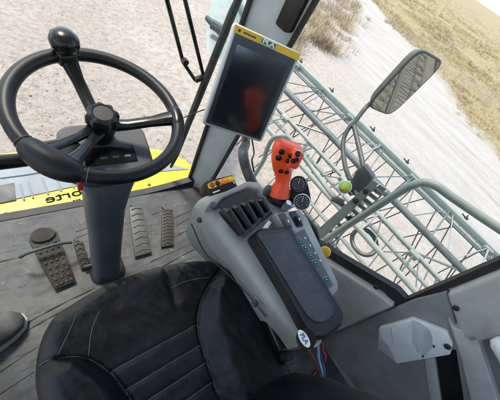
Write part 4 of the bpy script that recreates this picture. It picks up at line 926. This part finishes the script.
# extra stay tubes of the folded middle sections
for t_, z_, r_, s1_, lab in ((.92, -.20, .024, 1.1, 'slim green stay tube between the outer and middle booms'), (1.22, -.30, .02, .45, 'slim green stay tube between the middle and inner booms'), (.36, -.42, .022, 1.6, 'slim green stay tube low under the outer boom')):
    bm = BM(); tube(bm, [bq(-6, t_, z_), bq(s1_, t_ - .05, z_)], r_ * .8, 10); link('stay_tube', bm, 'boom', B2)
for k in range(40):
    s = -2.5 + k * .093; q = random.uniform
    bm = BM(); tube(bm, [bq(s, .0, -.02), bq(s + q(-.3, .3), .36, -.42)] if k % 3 else [bq(s, .36, -.42), bq(s + q(-.2, .3), .80, -.12)], .006, 5); link('stay_rod', bm, 'bolt', B1)
    bm = BM(); tube(bm, [bq(s, .66, 0), bq(s + q(-.4, .4), 1.02, -.55)] if k % 2 else [bq(s, .80, -.12), bq(s + q(-.3, .3), 1.22, -.50)], .0055, 5); link('stay_rod', bm, 'bolt' if k % 4 else 'steel', B2)
for s in (-1.2, -.3, .4):
    bm = BM(); tube(bm, [bq(s, .66, 0), bq(s + .35, .80, -.12)], .010, 7); link('brace', bm, 'steel', B1)
    bm = BM(); tube(bm, [bq(s + .1, .80, -.12), bq(s - .25, 1.42, -.55)], .010, 7); link('brace', bm, 'steel', B2)
# hose loops and a hanging hose
hs_ = []
for (x, y, z, rad, lab) in ((364, 242, -.35, .095, 'round black hose loop hanging inside the folded booms'),):
    c = P(x, y, z); n_ = (EYE - c).normalized(); F = frame(n_)
    bm = BM(); tube(bm, [c + F @ V((math.cos(R(a_)) * rad, math.sin(R(a_)) * rad * 1.25, .02 * math.sin(R(a_ * 2)))) for a_ in range(0, 360, 12)], .02, 9, closed=True); tag(link('hose_loop', bm, 'dark_metal'), lab, 'hose')
bm = BM(); tube(bm, smooth_path([bq(1.9, .5, -.05), bq(1.4, .45, -.10), bq(.6, .55, -.04), bq(-.2, .48, -.12), bq(-1.2, .52, -.06), bq(-3, .5, -.1)], 8), .02, 9)
tag(link('boom_hose', bm, 'dark_metal'), 'dark spray hose lying along the outer lattice boom', 'hose')
# hinge plate at the front end of the booms
hp_ = B1
h4 = [P(213, -10, .05), P(250, -10, .05), P(243, 30, .0), P(226, 62, -.05), P(206, 52, -.05), P(206, 22, .0)]
hn = (EYE - h4[0]).normalized()
bm = BM(); prism(bm, h4, -hn * .05, .01); link('hinge_plate', bm, 'boom', hp_)
bm = BM(); tube(bm, [P(207, 18, .02), P(226, 34, .04)], .03, 10); tube(bm, [P(212, 24, .08), P(222, 30, .08)], .05, 8); link('hinge_pin', bm, 'dark_metal', hp_)
bm = BM(); tube(bm, [P(238, -4, .12), P(252, 18, .12)], .045, 10); tube(bm, [P(246, -6, .12), P(258, 14, .12)], .03, 10); link('hinge_cylinder', bm, 'boom', hp_)
